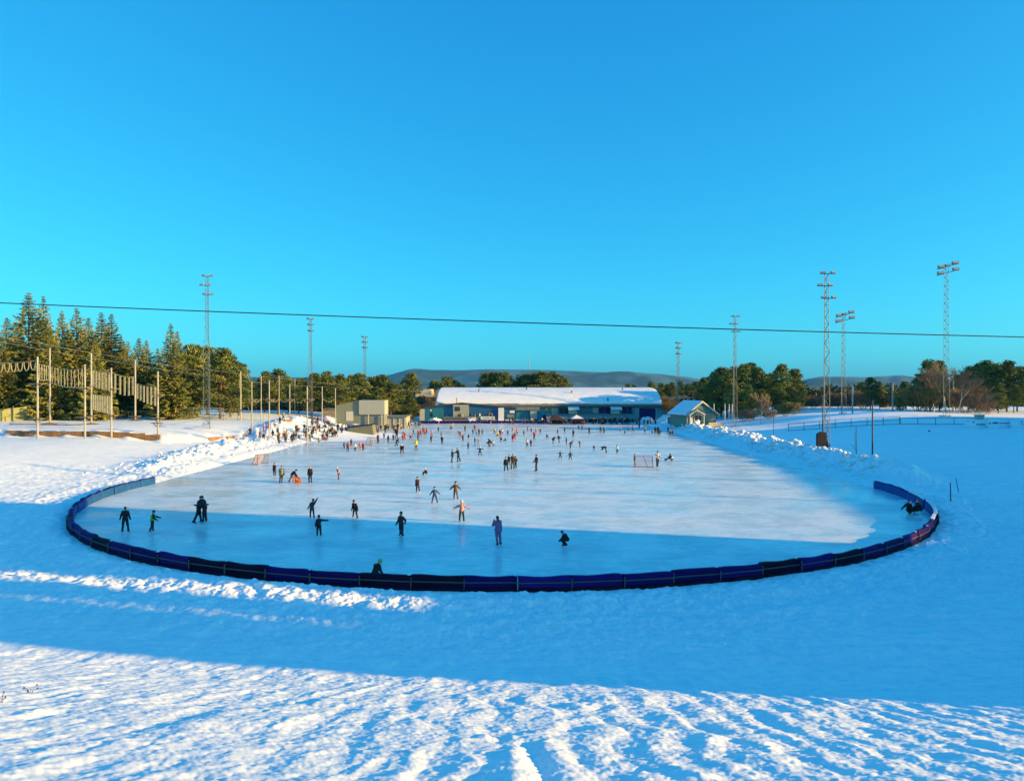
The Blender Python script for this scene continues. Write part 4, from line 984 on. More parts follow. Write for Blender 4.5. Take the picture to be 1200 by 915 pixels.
sp = [(-45,352,136,1.1),(-22,366,150,1),(8,372,140,1.1),(34,343,134,1.25),(51,347,150,.9),(20,384,158,1),(73,364,155,1.0),(90,361,138,1.25),(104,372,156,1.1),(119,366,146,1.0),(131,368,140,1.2),(60,385,130,1.0),(112,395,130,.9),(150,400,145,1.2),(163,396,158,1.1),(172,398,150,1.0),(200,379,135,1.05),(208,388,141,.9),(3,395,128,1.0),(142,392,160,1),(185,408,160,1)]
for k,(px,py,d,sq) in enumerate(sp):
    spr(k,px,py,d,('lone tall pointed spruce right of the ropes course, front of a pair' if k == 16 else 'slimmer spruce tip directly behind the lone tall spruce' if k == 17 else 'tall sunlit olive spruce, %s from the left in the spruce row' % ordw(1+sorted(range(len(sp)),key=lambda q:sp[q][0]).index(k))), sq)
pl = [(230,402,150),(243,404,158),(258,406,142),(270,416,150),(280,424,158),(222,412,165),(291,445,170),(310,434,175),(326,431,170),(338,440,185),(350,442,180),(366,436,172),(382,434,180),(398,437,172),(412,438,185),(421,436,178),(436,440,190),(446,438,186),(458,447,180),(467,449,190),(480,436,205),(392,444,200),(300,448,200),(318,446,195),(355,450,200),(404,450,205),(446,455,175),(482,462,186),(436,461,178)]
srt = sorted(range(len(pl)),key=lambda q:pl[q][0])
for k,(px,py,d) in enumerate(pl): pin(k,px,py,d,'pine behind the left bank, %s from the left of its row' % ordw(1+srt.index(k)),'pines behind the left bank',1.15)
bk = [(512,445,255),(522,440,250),(530,443,255),(570,436,250),(578,435,252),(586,435,248),(594,439,252),(611,438,255),(618,437,250),(627,436,252),(636,434,246),(645,435,250),(653,439,250),(662,442,255),(538,449,262),(603,448,258)]
srt = sorted(range(len(bk)),key=lambda q:bk[q][0])
for k,(px,py,d) in enumerate(bk): pin(k+1,px,py,d,'rounded pine rising behind the snowy hall roof, %s from the left' % ordw(1+srt.index(k)),'pines behind the hall roof',1.5)
rk = [(737,449,260),(744,450,265),(763,446,262),(774,448,235),(781,449,225),(788,447,230),(797,446,240),(806,449,236),(815,446,222),(826,441,205),(836,434,190),(845,429,182),(852,432,176),(862,428,184),(872,425,178),(880,424,188),(889,429,180),(897,437,185),(905,436,190),(917,425,176),(929,431,180),(936,442,186),(912,448,172),(858,448,172),(878,450,170),(840,452,178),(926,452,172),(893,455,168)]
srt = sorted(range(len(rk)),key=lambda q:rk[q][0])
for k,(px,py,d) in enumerate(rk): pin(k,px,py,d,'dark pine in the grove behind the cottage, %s from the left' % ordw(1+srt.index(k)),'pines behind the cottage',1.12 if px > 800 else .9)
fr = [(1008,447,190),(1020,441,175),(1031,446,185),(1047,452,195),(1062,446,178),(1076,438,168),(1090,420,165),(1101,421,170),(1135,428,172),(1146,424,165),(1158,421,160),(1169,424,168),(1180,421,158),(1192,428,162),(1204,433,158),(1219,425,165),(1240,430,160),(1055,458,165),(1170,448,150),(1188,450,152),(1152,452,155),(1212,450,150),(1120,438,178),(1085,445,172)]
srt = sorted(range(len(fr)),key=lambda q:fr[q][0])
for k,(px,py,d) in enumerate(fr): pin(k+2,px,py,d,'pine behind the far right snow bank, %s from the left' % ordw(1+srt.index(k)),'pines on the far right',1.1)
# far-off wood seen as one mass beyond everything
def woodland():
    r = np.random.default_rng(77); C = []; n = 0
    for px in np.arange(-170, 1400, 3.2):
        d = r.uniform(290, 400); x = X(px,d); h = r.uniform(8.5, 11.5)*(1.15 if px < 440 else .8 if px < 850 else 1.0); w_ = r.uniform(2.2,4.2); k = 130
        q = r.normal(0,1,(k,3)); q /= np.linalg.norm(q,axis=1)[:,None]; t = r.uniform(.2,1,k)[:,None]**.5
        C.append(np.array([x,d,h*.5])+q*t*np.array([w_,w_,h*.52]))
    for px in list(np.arange(-120, 485, 3.5))+list(np.arange(800, 1330, 3.5)):
        d = r.uniform(205, 240); x = X(px,d); z0 = gz(x,d); h = r.uniform(3.0, 5.5); w_ = r.uniform(1.6,3.0); k = 110
        q = r.normal(0,1,(k,3)); q /= np.linalg.norm(q,axis=1)[:,None]; t = r.uniform(.2,1,k)[:,None]**.5
        C.append(np.array([x,d,z0+h*.45])+q*t*np.array([w_,w_,h*.55]))
    C = np.vstack(C); n = len(C); o = r.normal(0,1,(n,3)); o /= np.linalg.norm(o,axis=1)[:,None]; wv = np.cross(o, r.normal(0,1,(n,3))); wv /= np.linalg.norm(wv,axis=1)[:,None]
    sz = r.uniform(.45,.9,n)[:,None]; V,F = quads(C,o*sz,wv*sz*.6)
    tag(raw('distant_woodland', V, F, M['wood_far']), 'dark far-off wood closing the plain behind the rink', 'woodland', kind='stuff')
woodland()
# bare broadleaf trees
def bare(key, px, py, d, label, H=12, trunks=1, sp_=.5, tm='birchbark', cm='twig', bush=False, lev=4, sq=1.0, name='birch_tree', cat='birch'):
    x = X(px,d); z = gz(x,d)
    put_tree(name, key, lambda: bare_proto(hash(key)%1 + {'b1':3,'b2':5,'u1':8,'u2':9,'b3':12}[key], H, trunks, sp_, .022 if not bush else .02, lev, bush), x, d, Z(py,d)-z, label, cat, 'bare trees and bushes', cm, tm, sq=sq)
bare('b1',891,460,147,'small bare russet birch in the snow in front of the dark pines',6,1,.42,'birchbark','twig',lev=4,sq=1.25)
bare('b2',1109,420,141,'bare birch with white trunk at the tall far right mast, left one',13,1,.42,lev=4,sq=1.3)
bare('b3',1123,427,139,'bare birch with white trunk at the tall far right mast, right one',13,1,.42,lev=4,sq=1.4)
bare('b3',1138,437,143,'smaller rust brown bare birch right of the two white trunks',13,1,.42,lev=4,sq=1.5)
bare('b1',1095,430,150,'slender bare birch left of the two white trunks',6,1,.42,lev=4,sq=1.3)
bu = [(1075,452,146,'twigy'),(1088,450,142,'twigy'),(1147,458,140,'twig'),(1131,452,144,'twig'),(943,462,190,'twig'),(953,466,188,'twig'),(963,463,195,'twig'),(973,462,190,'twig'),(985,458,186,'twig'),(996,460,188,'twig'),(1040,462,185,'twig'),(1052,465,180,'twig'),(777,470,200,'twigy'),(784,468,205,'twigy'),(792,462,212,'twig'),(930,470,165,'twigy'),(920,472,160,'twigy'),(871,478,160,'twig'),(880,480,158,'twig'),(901,479,156,'twig'),(1158,468,140,'twig'),(1012,455,182,'twig'),(503,455,235,'twig'),(496,452,240,'twig')]
srt = sorted(range(len(bu)),key=lambda q:bu[q][0])
for k,(px,py,d,mm) in enumerate(bu):
    bare('u1' if mm == 'twig' else 'u2',px,py,d,('%s leafless bush below the trees, %s bush from the left' % ('russet' if mm == 'twig' else 'ochre', ordw(1+srt.index(k)))),5,7,.45,cm=mm,tm='twig',bush=True,lev=4,sq=1.5,name='leafless_bush',cat='bush')

# ------------------------------------------------------------------ people
def surface_nets(f, lo, h):
    s = f < 0; nx,ny,nz = f.shape
    corners = [(i,j,k) for i in (0,1) for j in (0,1) for k in (0,1)]
    def sl_(a,i,j,k): return a[i:nx-1+i, j:ny-1+j, k:nz-1+k]
    cnt = np.zeros((nx-1,ny-1,nz-1)); acc = np.zeros((nx-1,ny-1,nz-1,3))
    for a in corners:
        for ax in range(3):
            if a[ax]: continue
            b = list(a); b[ax] = 1; fa = sl_(f,*a); fb = sl_(f,*b); cr = (fa < 0) != (fb < 0)
            t = np.where(cr, fa/np.where(fa-fb == 0, 1, fa-fb), 0)
            for q in range(3): acc[...,q] += np.where(cr, a[q]+(t if q == ax else 0), 0)
            cnt += cr
    act = cnt > 0; idx = -np.ones(act.shape, dtype=np.int64); idx[act] = np.arange(act.sum())
    g = np.argwhere(act); V = lo+h*(g+acc[act]/cnt[act][:,None]); F = []
    for ax in range(3):
        b, c = (ax+1)%3, (ax+2)%3
        sA = [slice(1,-1)]*3; sA[ax] = slice(0,-1); sB = list(sA); sB[ax] = slice(1,None)
        A = s[tuple(sA)]; B = s[tuple(sB)]
        # axis slices: cells along ax index same, neighbours in b,c
        for sign in (1,0):
            e = np.argwhere((A != B) & (A == bool(sign)))
            if not len(e): continue
            e = e.copy(); off = np.zeros(3,int); off[b] = 1; off[c] = 1; e = e+off
            def cell(db,dc):
                q = e.copy(); q[:,b] += db; q[:,c] += dc; return idx[q[:,0],q[:,1],q[:,2]]
            qd = np.stack([cell(-1,-1),cell(0,-1),cell(0,0),cell(-1,0)],-1)
            F.append(qd if sign else qd[:,::-1])
    return V, np.vstack(F)
def rotm(ax, a):
    c,s = math.cos(a), math.sin(a)
    return np.array([[1,0,0],[0,c,-s],[0,s,c]]) if ax == 'x' else np.array([[c,0,s],[0,1,0],[-s,0,c]]) if ax == 'y' else np.array([[c,-s,0],[s,c,0],[0,0,1]])
def skeleton(ps, child):
    """ps: lean, side, head, al=(pitch,abduct,elbow) ar, ll=(pitch,abduct,knee) lr; faces +y"""
    g = {k: math.radians(v) if not isinstance(v, tuple) else tuple(math.radians(q) for q in v) for k,v in ps.items()}
    T = rotm('y', g.get('side',0)) @ rotm('x', -g.get('lean',0))
    hs = 1.22 if child else 1.0; tl = .93 if child else 1.0
    J = {}; P0 = np.zeros(3); J['pelvis'] = P0; J['waist'] = T@np.array([0,0,.17]); J['chest'] = T@np.array([0,0,.34*tl]); J['neck'] = T@np.array([0,0,.50*tl])
    Hh = T@rotm('x', -g.get('head',0)); J['head0'] = J['neck']+Hh@np.array([0,.01,.11*hs]); J['head1'] = J['neck']+Hh@np.array([0,.015,.20*hs]); J['_H'] = Hh; J['_hs'] = hs; J['_T'] = T
    for s,nm in ((-1,'l'),(1,'r')):
        sh = T@np.array([s*(.148 if child else .163),0,.44*tl]); p,ab,el = g.get('a'+nm,(0,.15,.2))
        Rm = T@rotm('y', -s*ab)@rotm('x', p); Re = Rm@rotm('x', el)
        J['sh'+nm] = sh; J['el'+nm] = sh+Rm@np.array([0,0,-.28]); J['wr'+nm] = J['el'+nm]+Re@np.array([0,0,-.25]); J['_h'+nm] = Re; J['hd'+nm] = J['wr'+nm]+Re@np.array([0,0,-.08])
        hp_ = rotm('y',g.get('side',0))@np.array([s*.095,0,-.04]); p,ab,kn = g.get('l'+nm,(0,.05,.05)); k_ = .92 if child else 1
        Rm = rotm('y', -s*ab)@rotm('x', p); Rk = Rm@rotm('x', -kn)
        J['hp'+nm] = hp_; J['kn'+nm] = hp_+Rm@np.array([0,0,-.42*k_]); J['an'+nm] = J['kn'+nm]+Rk@np.array([0,0,-.41*k_])
        fp = g.get('foot'+nm, None); Rf = Rk if fp is None else rotm('x', fp)
        J['he'+nm] = J['an'+nm]+Rf@np.array([0,-.05,-.05]); J['to'+nm] = J['an'+nm]+Rf@np.array([0,.15,-.055]); J['_f'+nm] = Rf
    z = min(min(J[k][2] for k in ('hel','her','tol','tor','knl','knr','pelvis'))-0, 99)
    low = min([J[k][2]-.04 for k in ('hel','her','tol','tor')]+[J[k][2]-.07 for k in ('knl','knr')]+[-.14])
    for k in list(J):
        if k[0] != '_': J[k] = J[k]-np.array([0,0,low])
    return J
def prims(J, ex=0.0, bulk=0.0, skirt=False):
    q = []; a = lambda p1,p2,r1,r2,l,e=1.0: q.append((J[p1] if isinstance(p1,str) else p1, J[p2] if isinstance(p2,str) else p2, r1+ex*e, r2+ex*e, l))
    a('head0','head1',.083*J['_hs'],.088*J['_hs'],0, .35); a('neck','head0',.05,.055,0,.2)
    nz = J['head0']+J['_H']@np.array([0,.095*J['_hs'],.045]); a(nz, nz+J['_H']@np.array([0,-.03,.03]), .012,.010,0,0)
    a('pelvis','waist',.125,.115,1,1+bulk); a('waist','chest',.115,.14,1,1+bulk); c2 = J['_T']
    for s,nm in ((-1,'l'),(1,'r')):
        a(J['chest']+c2@np.array([s*.06,0,0]), J['sh'+nm], .115,.062,1,1); a('sh'+nm,'el'+nm,.055,.043,2,1+bulk*.5); a('el'+nm,'wr'+nm,.042,.032,2,1)
        a('wr'+nm,'hd'+nm,.030,.036,3,.6)
        a('hp'+nm,'kn'+nm,.088,.062,4,.8); a('kn'+nm,'an'+nm,.058,.045,4,.8); a('he'+nm,'to'+nm,.045,.038,5,.5); a('an'+nm,'he'+nm,.045,.045,5,.5)
    if skirt: a(J['pelvis']+np.array([0,0,-.0]), J['pelvis']+np.array([0,0,-.25]), .17,.24,1,1)
    return q
def field(q, h, pad=.06):
    pts = np.array([p for s_ in q for p in (s_[0],s_[1])]); rmx = max(max(s_[2],s_[3]) for s_ in q)
    lo = pts.min(0)-rmx-pad; hi = pts.max(0)+rmx+pad; n = np.ceil((hi-lo)/h).astype(int)+1
    gx = [lo[i]+h*np.arange(n[i]) for i in range(3)]; Pg = np.stack(np.meshgrid(*gx, indexing='ij'), -1)
    f = None; k = .035
    for (p1,p2,r1,r2,l) in q:
        d = p2-p1; L2 = max(1e-9, float(d@d)); t = np.clip(((Pg-p1)@d)/L2, 0, 1); di = np.linalg.norm(Pg-p1-t[...,None]*d, axis=-1)-(r1+(r2-r1)*t)
        if f is None: f = di
        else:
            hh = np.clip(.5+.5*(f-di)/k, 0, 1); f = f*(1-hh)+di*hh-k*hh*(1-hh)
    return f, lo
def labels(q, C):
    D_ = []
    for (p1,p2,r1,r2,l) in q:
        d = p2-p1; L2 = max(1e-9, float(d@d)); t = np.clip(((C-p1)@d)/L2, 0, 1); D_.append(np.linalg.norm(C-p1-t[:,None]*d, axis=1)-(r1+(r2-r1)*t))
    return np.array([s_[4] for s_ in q])[np.argmin(np.array(D_), 0)], np.argmin(np.array(D_), 0)
def sub(V, F, mask):
    f = F[mask]; u, inv = np.unique(f, return_inverse=True); return V[u], inv.reshape(f.shape)
POSES = {
 'stand': dict(al=(8,5,18),ar=(2,6,22),ll=(3,4,4),lr=(-3,4,4)),
 'hips': dict(al=(-15,40,70),ar=(10,14,25),ll=(6,6,6),lr=(-4,6,4)),
 'glide': dict(lean=12,al=(-25,30,15),ar=(30,20,25),ll=(22,6,28),lr=(-18,10,12)),
 'stride': dict(lean=18,side=6,al=(40,15,30),ar=(-40,20,20),ll=(30,8,35),lr=(-25,22,8)),
 'wide': dict(lean=5,al=(5,75,10),ar=(5,75,15),ll=(6,14,8),lr=(-6,14,6)),
 'arms_low': dict(lean=6,al=(10,42,10),ar=(10,42,15),ll=(8,10,10),lr=(-8,10,8)),
 'raised': dict(lean=3,side=4,al=(-10,20,20),ar=(20,140,8),ll=(6,8,8),lr=(-4,8,6)),
 'point': dict(al=(0,14,20),ar=(15,84,5),ll=(4,5,5),lr=(-4,5,5)),
 'phone': dict(head=12,al=(35,18,130),ar=(0,12,12),ll=(2,3,3),lr=(-2,3,3)),
 'hug': dict(lean=8,al=(38,8,62),ar=(30,10,70),ll=(8,6,6),lr=(-6,6,4)),
 'reach': dict(lean=8,al=(60,20,15),ar=(15,60,30),ll=(6,8,8),lr=(-6,8,8)),
 'bend': dict(lean=62,al=(55,12,10),ar=(40,20,20),ll=(25,8,20),lr=(5,8,25)),
 'push': dict(lean=38,al=(62,10,10),ar=(62,10,10),ll=(30,6,30),lr=(-15,8,20)),
 'kneel': dict(lean=30,head=15,al=(35,10,35),ar=(40,10,30),ll=(85,10,150),lr=(20,8,105),footl=0),
 'crouch': dict(lean=35,al=(60,15,40),ar=(60,15,40),ll=(95,14,125),lr=(88,14,120),footl=0,footr=0),
 'sit': dict(lean=-8,al=(-25,22,10),ar=(30,14,40),ll=(82,12,35),lr=(85,10,12)),
 'sitknees': dict(lean=18,al=(55,10,40),ar=(55,10,40),ll=(118,10,88),lr=(112,10,80)),
 'seat': dict(lean=8,al=(30,10,50),ar=(30,10,50),ll=(78,10,82),lr=(82,10,78),footl=0,footr=0),
 'lie': dict(lean=86,al=(120,30,20),ar=(90,40,40),ll=(-2,10,10),lr=(-4,12,15)),
}
_cache = {}
def far_mesh(pose, child, skirt=False):
    k = (pose, child, skirt)
    if k in _cache: return _cache[k]
    J = skeleton(POSES[pose], child); q = prims(J, .032, .5, skirt); f, lo = field(q, .045); V, F = surface_nets(f, lo, .045)
    C = V[F].mean(1); lb, _ = labels(q, C); up = ((C-J['head0'])@J['_H'][:,2]) > .045; fwd = ((C-J['head0'])@J['_H'][:,1]) > .03
    mi = np.zeros(len(F), int); mi[(lb == 4)] = 1; mi[(lb == 5)] = 3; mi[lb == 3] = 4; mi[(lb == 0)] = 4; mi[(lb == 0) & (up | ~fwd)] = 2
    J0 = J; _cache[k] = (V, F, mi, float(V[:,2].max())); return _cache[k]
def far_person(x, y, z, rz, pose, H, child, cols, label, group, skirt=False):
    """distant figure: one continuous mesh, clothing by material slot"""
    V, F, mi, top = far_mesh(pose, child, skirt); key = ('me',pose,child,skirt)
    if key not in _cache:
        o = raw('person', V, F, [M['skin']]*5, None, mi, True); me = o.data; bpy.data.objects.remove(o); _cache[key] = me
        me.name = 'person'
    o = bpy.data.objects.new('person', _cache[key]); COL.objects.link(o); s = H/(1.70 if child else 1.76)
    mats_ = [cloth(*cols[0]), cloth(*cols[1]), cloth(*cols[2]), cloth(.02,.02,.02) if len(cols) < 4 else cloth(*cols[3]), M['skin']]
    for i,m_ in enumerate(mats_): o.material_slots[i].link = 'OBJECT'; o.material_slots[i].material = m_
    o.location = (x,y,z-.02); o.rotation_euler = (0,0,rz); o.scale = (s,s,s); tag(o, label, 'person', group); return o
def near_person(x, y, z, rz, pose, H, child, jacket, trousers, hat, label, group=None, skates=(.7,.7,.7), vest=None, onesuit=False, helmet=False, glove=(.02,.02,.025), hair=None, over=None, boots=(.03,.03,.035)):
    ps = dict(POSES[pose]); ps.update(over or {}); ps = {k_: (tuple(q_+RNG.normal(0,4) for q_ in v_) if isinstance(v_, tuple) else v_+RNG.normal(0,3)) for k_,v_ in ps.items()}
    J = skeleton(ps, child); s = H/(1.70 if child else 1.76)
    g = thing('person', label, 'person', (x,y,z), rz, group); g.scale = (s,s,s)
    h = .024; q0 = prims(J); f, lo = field(q0, h); V, F = surface_nets(f, lo, h); raw('body', V, F, M['skin'], g, smooth=True)
    q = prims(J, .026, .7, False); f, lo = field(q, h); V, F = surface_nets(f, lo, h); C = V[F].mean(1); lb, ix = labels(q, C)
    wr = .0; jk = (lb == 1) | (lb == 2); V = V+.016*np.stack([fbm(V[:,2]*13+9*q_, V[:,q_ % 2]*8+3, 2) for q_ in range(3)], -1)
    cj = cloth(*jacket); ct = cloth(*trousers)
    def mk(nm, mask, m_, fat=0):
        if mask.sum() < 4: return
        v, ff = sub(V, F, mask); return raw(nm, v, ff, m_, g, smooth=True)
    hem = C[:,2] < J['pelvis'][2]-.03
    if vest is not None:
        mk('vest', (lb == 1), cloth(*vest)); mk('jacket', (lb == 2), cj)
    else: mk('jacket', jk, cj)
    mk('trousers', lb == 4, ct); mk('collar', (lb == 0) & (((C-J['neck'])@J['_T'][:,2]) < .06), cj)
    for sd,nm in ((-1,'l'),(1,'r')):
        c0 = (J['he'+nm]+J['to'+nm])/2
        other = (J['her']+J['tor'])/2 if nm == 'l' else (J['hel']+J['tol'])/2
        mk('boot', (lb == 5) & (np.linalg.norm(C-c0,axis=1) < np.linalg.norm(C-other,axis=1)), cloth(*boots))
        if skates is not None:
            a, b = J['he'+nm], J['to'+nm]; Rf = J['_f'+nm]; dn = Rf@np.array([0,0,-.055]); MB().tube(tuple(a+dn*1.0-(b-a)*.1),tuple(b+dn*1.0+(b-a)*.1),.007,n=4).tube(tuple(a),tuple(a+dn),.012,n=4).tube(tuple(b),tuple(b+dn),.012,n=4).build('skate_blade', M['galv'], g)
        # gloved hand: palm, four fingers and a thumb
        Hm = J['_h'+nm]; w0 = J['wr'+nm]; m = MB(); T_ = lambda v: tuple(w0+Hm@np.array(v))
        m.tube(T_((0,0,.02)),T_((0,.005,-.045)),.034,.040,8); m.tube(T_((0,.005,-.045)),T_((0,.012,-.092)),.040,.034,8)
        for k in range(4):
            oy = -.027+k*.018; ln = (.058,.072,.070,.055)[k]; m.tube(T_((oy*0-.0,oy,-.085)),T_((-sd*.012,oy*1.1+.006,-.085-ln*.55)),.0115,.0105,6); m.tube(T_((-sd*.012,oy*1.1+.006,-.085-ln*.55)),T_((-sd*.034,oy*1.1+.012,-.085-ln)),.0105,.009,6)
        m.tube(T_((-sd*.006,.028,-.035)),T_((-sd*.012,.058,-.065)),.014,.012,6); m.tube(T_((-sd*.012,.058,-.065)),T_((-sd*.018,.064,-.095)),.012,.010,6)
        m.build('glove', cloth(*glove), g)
    # hat or helmet, eyes
    hs = J['_hs']; c = J['head1']+J['_H']@np.array([0,-.008,.0]); Rr_ = .088*hs+.012+(.012 if helmet else 0); vs = []; fs = []; nu, nv = 16, 8
    for j in range(nv):
        ph = (math.pi*.56)*j/(nv-1)
        for i in range(nu):
            a = 2*math.pi*i/nu; fw = math.sin(a); ext = -.02 if fw > .3 else (.03*(-fw) if fw < 0 else 0)
            kk = .90 if j == nv-1 else 1; v = np.array([math.cos(a)*math.sin(ph)*Rr_*kk, math.sin(a)*math.sin(ph)*Rr_*1.06*kk, math.cos(ph)*Rr_*1.1-.0-(ext if j == nv-1 else 0)]); vs.append(tuple(c+J['_H']@v))
    for j in range(nv-1):
        for i in range(nu): fs.append((j*nu+i,(j+1)*nu+i,(j+1)*nu+(i+1)%nu,j*nu+(i+1)%nu))
    raw('helmet' if helmet else 'hat', vs, fs, cloth(*hat), g, smooth=True)
    if hair is not None:
        hb = MB(); p0 = J['head0']+J['_H']@np.array([0,-.07*hs,.06]); p1 = J['neck']+J['_H']@np.array([0,-.10,-.04]); hb.tube(tuple(p0),tuple(p1),.07*hs,.045,10); hb.build('hair', cloth(*hair), g, True)
    ey = MB()
    for sd in (-1,1):
        p = J['head0']+J['_H']@np.array([sd*.032*hs,.084*hs+.002,.062*hs]); ey.tube(tuple(p),tuple(p+J['_H']@np.array([0,.006,0])),.009,.005,7)
    ey.build('eyes', M['eyem'], g); mo = MB(); p = J['head0']+J['_H']@np.array([0,.078*hs,-.005]); mo.obox(tuple(p),.035,.014,.007); mo.build('mouth', M['maroon'], g)
    # drop so that the lowest skate touches the ice
    return g
BK=(.012,.011,.014); NV=(.012,.018,.05); GR=(.10,.10,.11); WH=(.62,.62,.62); RD=(.33,.03,.03); PK=(.65,.18,.25); OR=(.7,.2,.03); YL=(.62,.60,.08); GN=(.15,.55,.04); BL=(.03,.12,.33); PU=(.34,.14,.30); BR=(.10,.025,.02); TN=(.40,.30,.20); TQ=(.05,.3,.35); OL=(.08,.08,.03)
zf = .035
def NP_(px, py, hpx, rz, pose, child, *a, **k):
    d = D(py); x = X(px,d); H = k.pop('H', None) or hpx*d/FPX
    return near_person(x, d, k.pop('z', zf-.02), R(rz), pose, H, child, *a, **k)
# rz: 0 faces away (+y), 180 faces the camera, 90 faces left, -90 faces right
NP_(146.5,623,29,10,'stand',False,BK,BK,BK,'person in dark jacket standing alone nearest the left bend of the barrier',over=dict(al=(5,22,10),ar=(5,20,14),ll=(3,8,2),lr=(-3,8,2)))
NP_(178.5,624,25.5,-60,'reach',True,BK,BK,BK,'child in bright green vest and dark clothes beside the dark figure at left',vest=GN,skates=(1,1,1),boots=(.6,.6,.6))
NP_(233.0,612.5,31,-80,'hug',False,BK,BK,BK,'left person of the dark embracing pair on the blue ice',H=1.72)
NP_(239.5,612.5,32,95,'hug',False,NV,BK,BK,'right person of the dark embracing pair on the blue ice',H=1.74,boots=(.6,.6,.6))
NP_(365.5,607,22,20,'raised',True,(.05,.05,.06),(.09,.02,.03),BK,'child raising one arm high at the edge of the shade left of centre',over=dict(ar=(15,150,5)))
NP_(416,607,22,160,'glide',True,BK,BK,BK,'dark hooded child in a wide stride at the edge of the shade',over=dict(ll=(10,20,6),lr=(-10,20,6),al=(10,16,30),ar=(10,16,30)))
NP_(373.5,629,25,5,'point',True,BK,BK,NV,'child in dark jacket and blue cap pointing right on the blue ice',boots=(.6,.6,.6),vest=(.05,.012,.014))
NP_(470,628,28,150,'hips',True,BR,BK,BK,'child in dark red-brown jacket standing on the blue ice near centre')
NP_(583.2,638.5,35,25,'phone',False,PU,PU,(.05,.02,.025),'person in purple snowsuit holding a hand to the head, nearest the centre',hair=(.05,.03,.02),H=1.58)
NP_(664.7,639.5,17,115,'crouch',True,BK,BK,BL,'dark child crouching alone on the blue ice right of the purple suit',H=1.25)
NP_(541,611,24,5,'arms_low',True,(.62,.30,.27),BK,WH,'child with white helmet and pink jacket, arms held out',helmet=True,over=dict(al=(5,62,5),ar=(5,62,5)))
NP_(533.8,585,20.5,0,'arms_low',True,(.12,.07,.03),(.16,.11,.05),BK,'child in patterned brown suit on the sunlit ice near centre')
NP_(509.3,589.5,19,10,'arms_low',True,(.04,.09,.20),(.03,.06,.13),BK,'child in blue suit with arms held out near centre')
NP_(489.2,577,18,170,'stand',True,(.09,.02,.03),(.07,.018,.025),BK,'child in plain maroon suit left of the blue suited child',boots=(.6,.6,.6))
NP_(439,683.5,18,-30,'kneel',True,BK,BK,GN,'kneeling child in bright green hat leaning inside the near barrier',H=1.35,over=dict(lr=(0,8,90)))
NP_(321.5,557.5,15,170,'stand',True,BK,NV,BK,'small dark child left of the trio by the orange skating aid')
NP_(330,566,20,190,'stand',False,(.10,.11,.09),(.05,.06,.05),BK,'adult in grey-green coat with white bag left of the orange aid',vest=(.22,.23,.20),H=1.55)
NP_(342,565,17,-90,'push',True,NV,(.65,.15,.04),BK,'child in orange trousers bending over an orange skating aid')
NP_(363.3,566,20,180,'stand',False,BK,BK,(.55,.20,.22),'dark clothed person with pink hat right of the orange skating aid',H=1.5)
NP_(397,561.5,15,150,'stride',True,(.45,.30,.28),(.20,.05,.12),WH,'child in pale jacket and plum skirt skating alone at left centre')
NP_(770.8,546.5,19,185,'stand',False,WH,NV,NV,'goalkeeper with white top and navy trousers right of the goal',H=1.68,helmet=True,over=dict(al=(20,30,30),ar=(10,22,30)))
NP_(743.8,544.5,13,90,'stand',True,(.06,.02,.03),(.55,.25,.22),BK,'child in dark top and pink trousers beside the left goalpost',H=1.2)
NP_(628.6,552,20.5,95,'hips',False,BK,BK,BK,'tall dark person standing alone right of the cluster of four',H=1.72)
NP_(592.8,552,16,180,'stand',True,BK,BK,BK,'dark person at the left of the cluster of four near centre',H=1.45,skates=None)
NP_(596.5,545.5,12,150,'stand',True,BK,(.03,.03,.08),(.1,.03,.03),'dark child in the middle of the cluster of four near centre',H=1.2)
NP_(601,549.5,17,200,'stand',False,(.05,.04,.02),(.08,.07,.04),BK,'tall person in brown coat at the right of the cluster of four',H=1.6)
NP_(604.5,548,13,120,'hips',True,(.10,.09,.04),BK,OL,'smaller person in olive jacket at the right end of the cluster of four',H=1.25)
NP_(530,542,13,-80,'stand',False,BK,BK,BK,'dark adult at left of a pair holding hands in mid ice',H=1.5)
NP_(537,541,14.5,80,'reach',False,BK,BK,BK,'dark adult at right of a pair reaching to the other in mid ice',H=1.62)
# two people resting at the right of the barrier
x,y = P(1064.5,601); near_person(x,y,0,R(-70),'sit',1.5,False,(.03,.012,.012),(.03,.012,.012),BK,'left of two dark figures sitting on the ice by the right barrier',over=dict(ll=(95,10,20),lr=(88,8,5),lean=10))
x,y = P(1079,602.5); near_person(x,y,0,R(75),'sitknees',1.6,False,(.03,.010,.012),(.03,.012,.012),BK,'right of two dark figures, slumped against the right barrier',over=dict(lean=25,ll=(95,10,30),lr=(88,8,15)))
# skating aid
x,y = P(348,565.5); g = thing('skating_aid','bright orange plastic skating aid pushed by a bending child','skating aid',(x,y,0),R(-90))
m = MB(); 
for s in (-1,1): m.tube((s*.22,-.25,.05),(s*.22,.35,.05),.05,n=6).tube((s*.22,-.2,.05),(s*.17,-.28,.62),.045,n=6).tube((s*.17,-.28,.62),(s*.20,.3,.10),.04,n=6)
m.tube((-.17,-.28,.62),(.17,-.28,.62),.045,n=6); m.build('frame', M['orangep'], g); MB().prismx([(-.05,.1),(.35,.1),(.30,.42),(.05,.5)],-.16,.16).build('front_body', M['orangep'], g)

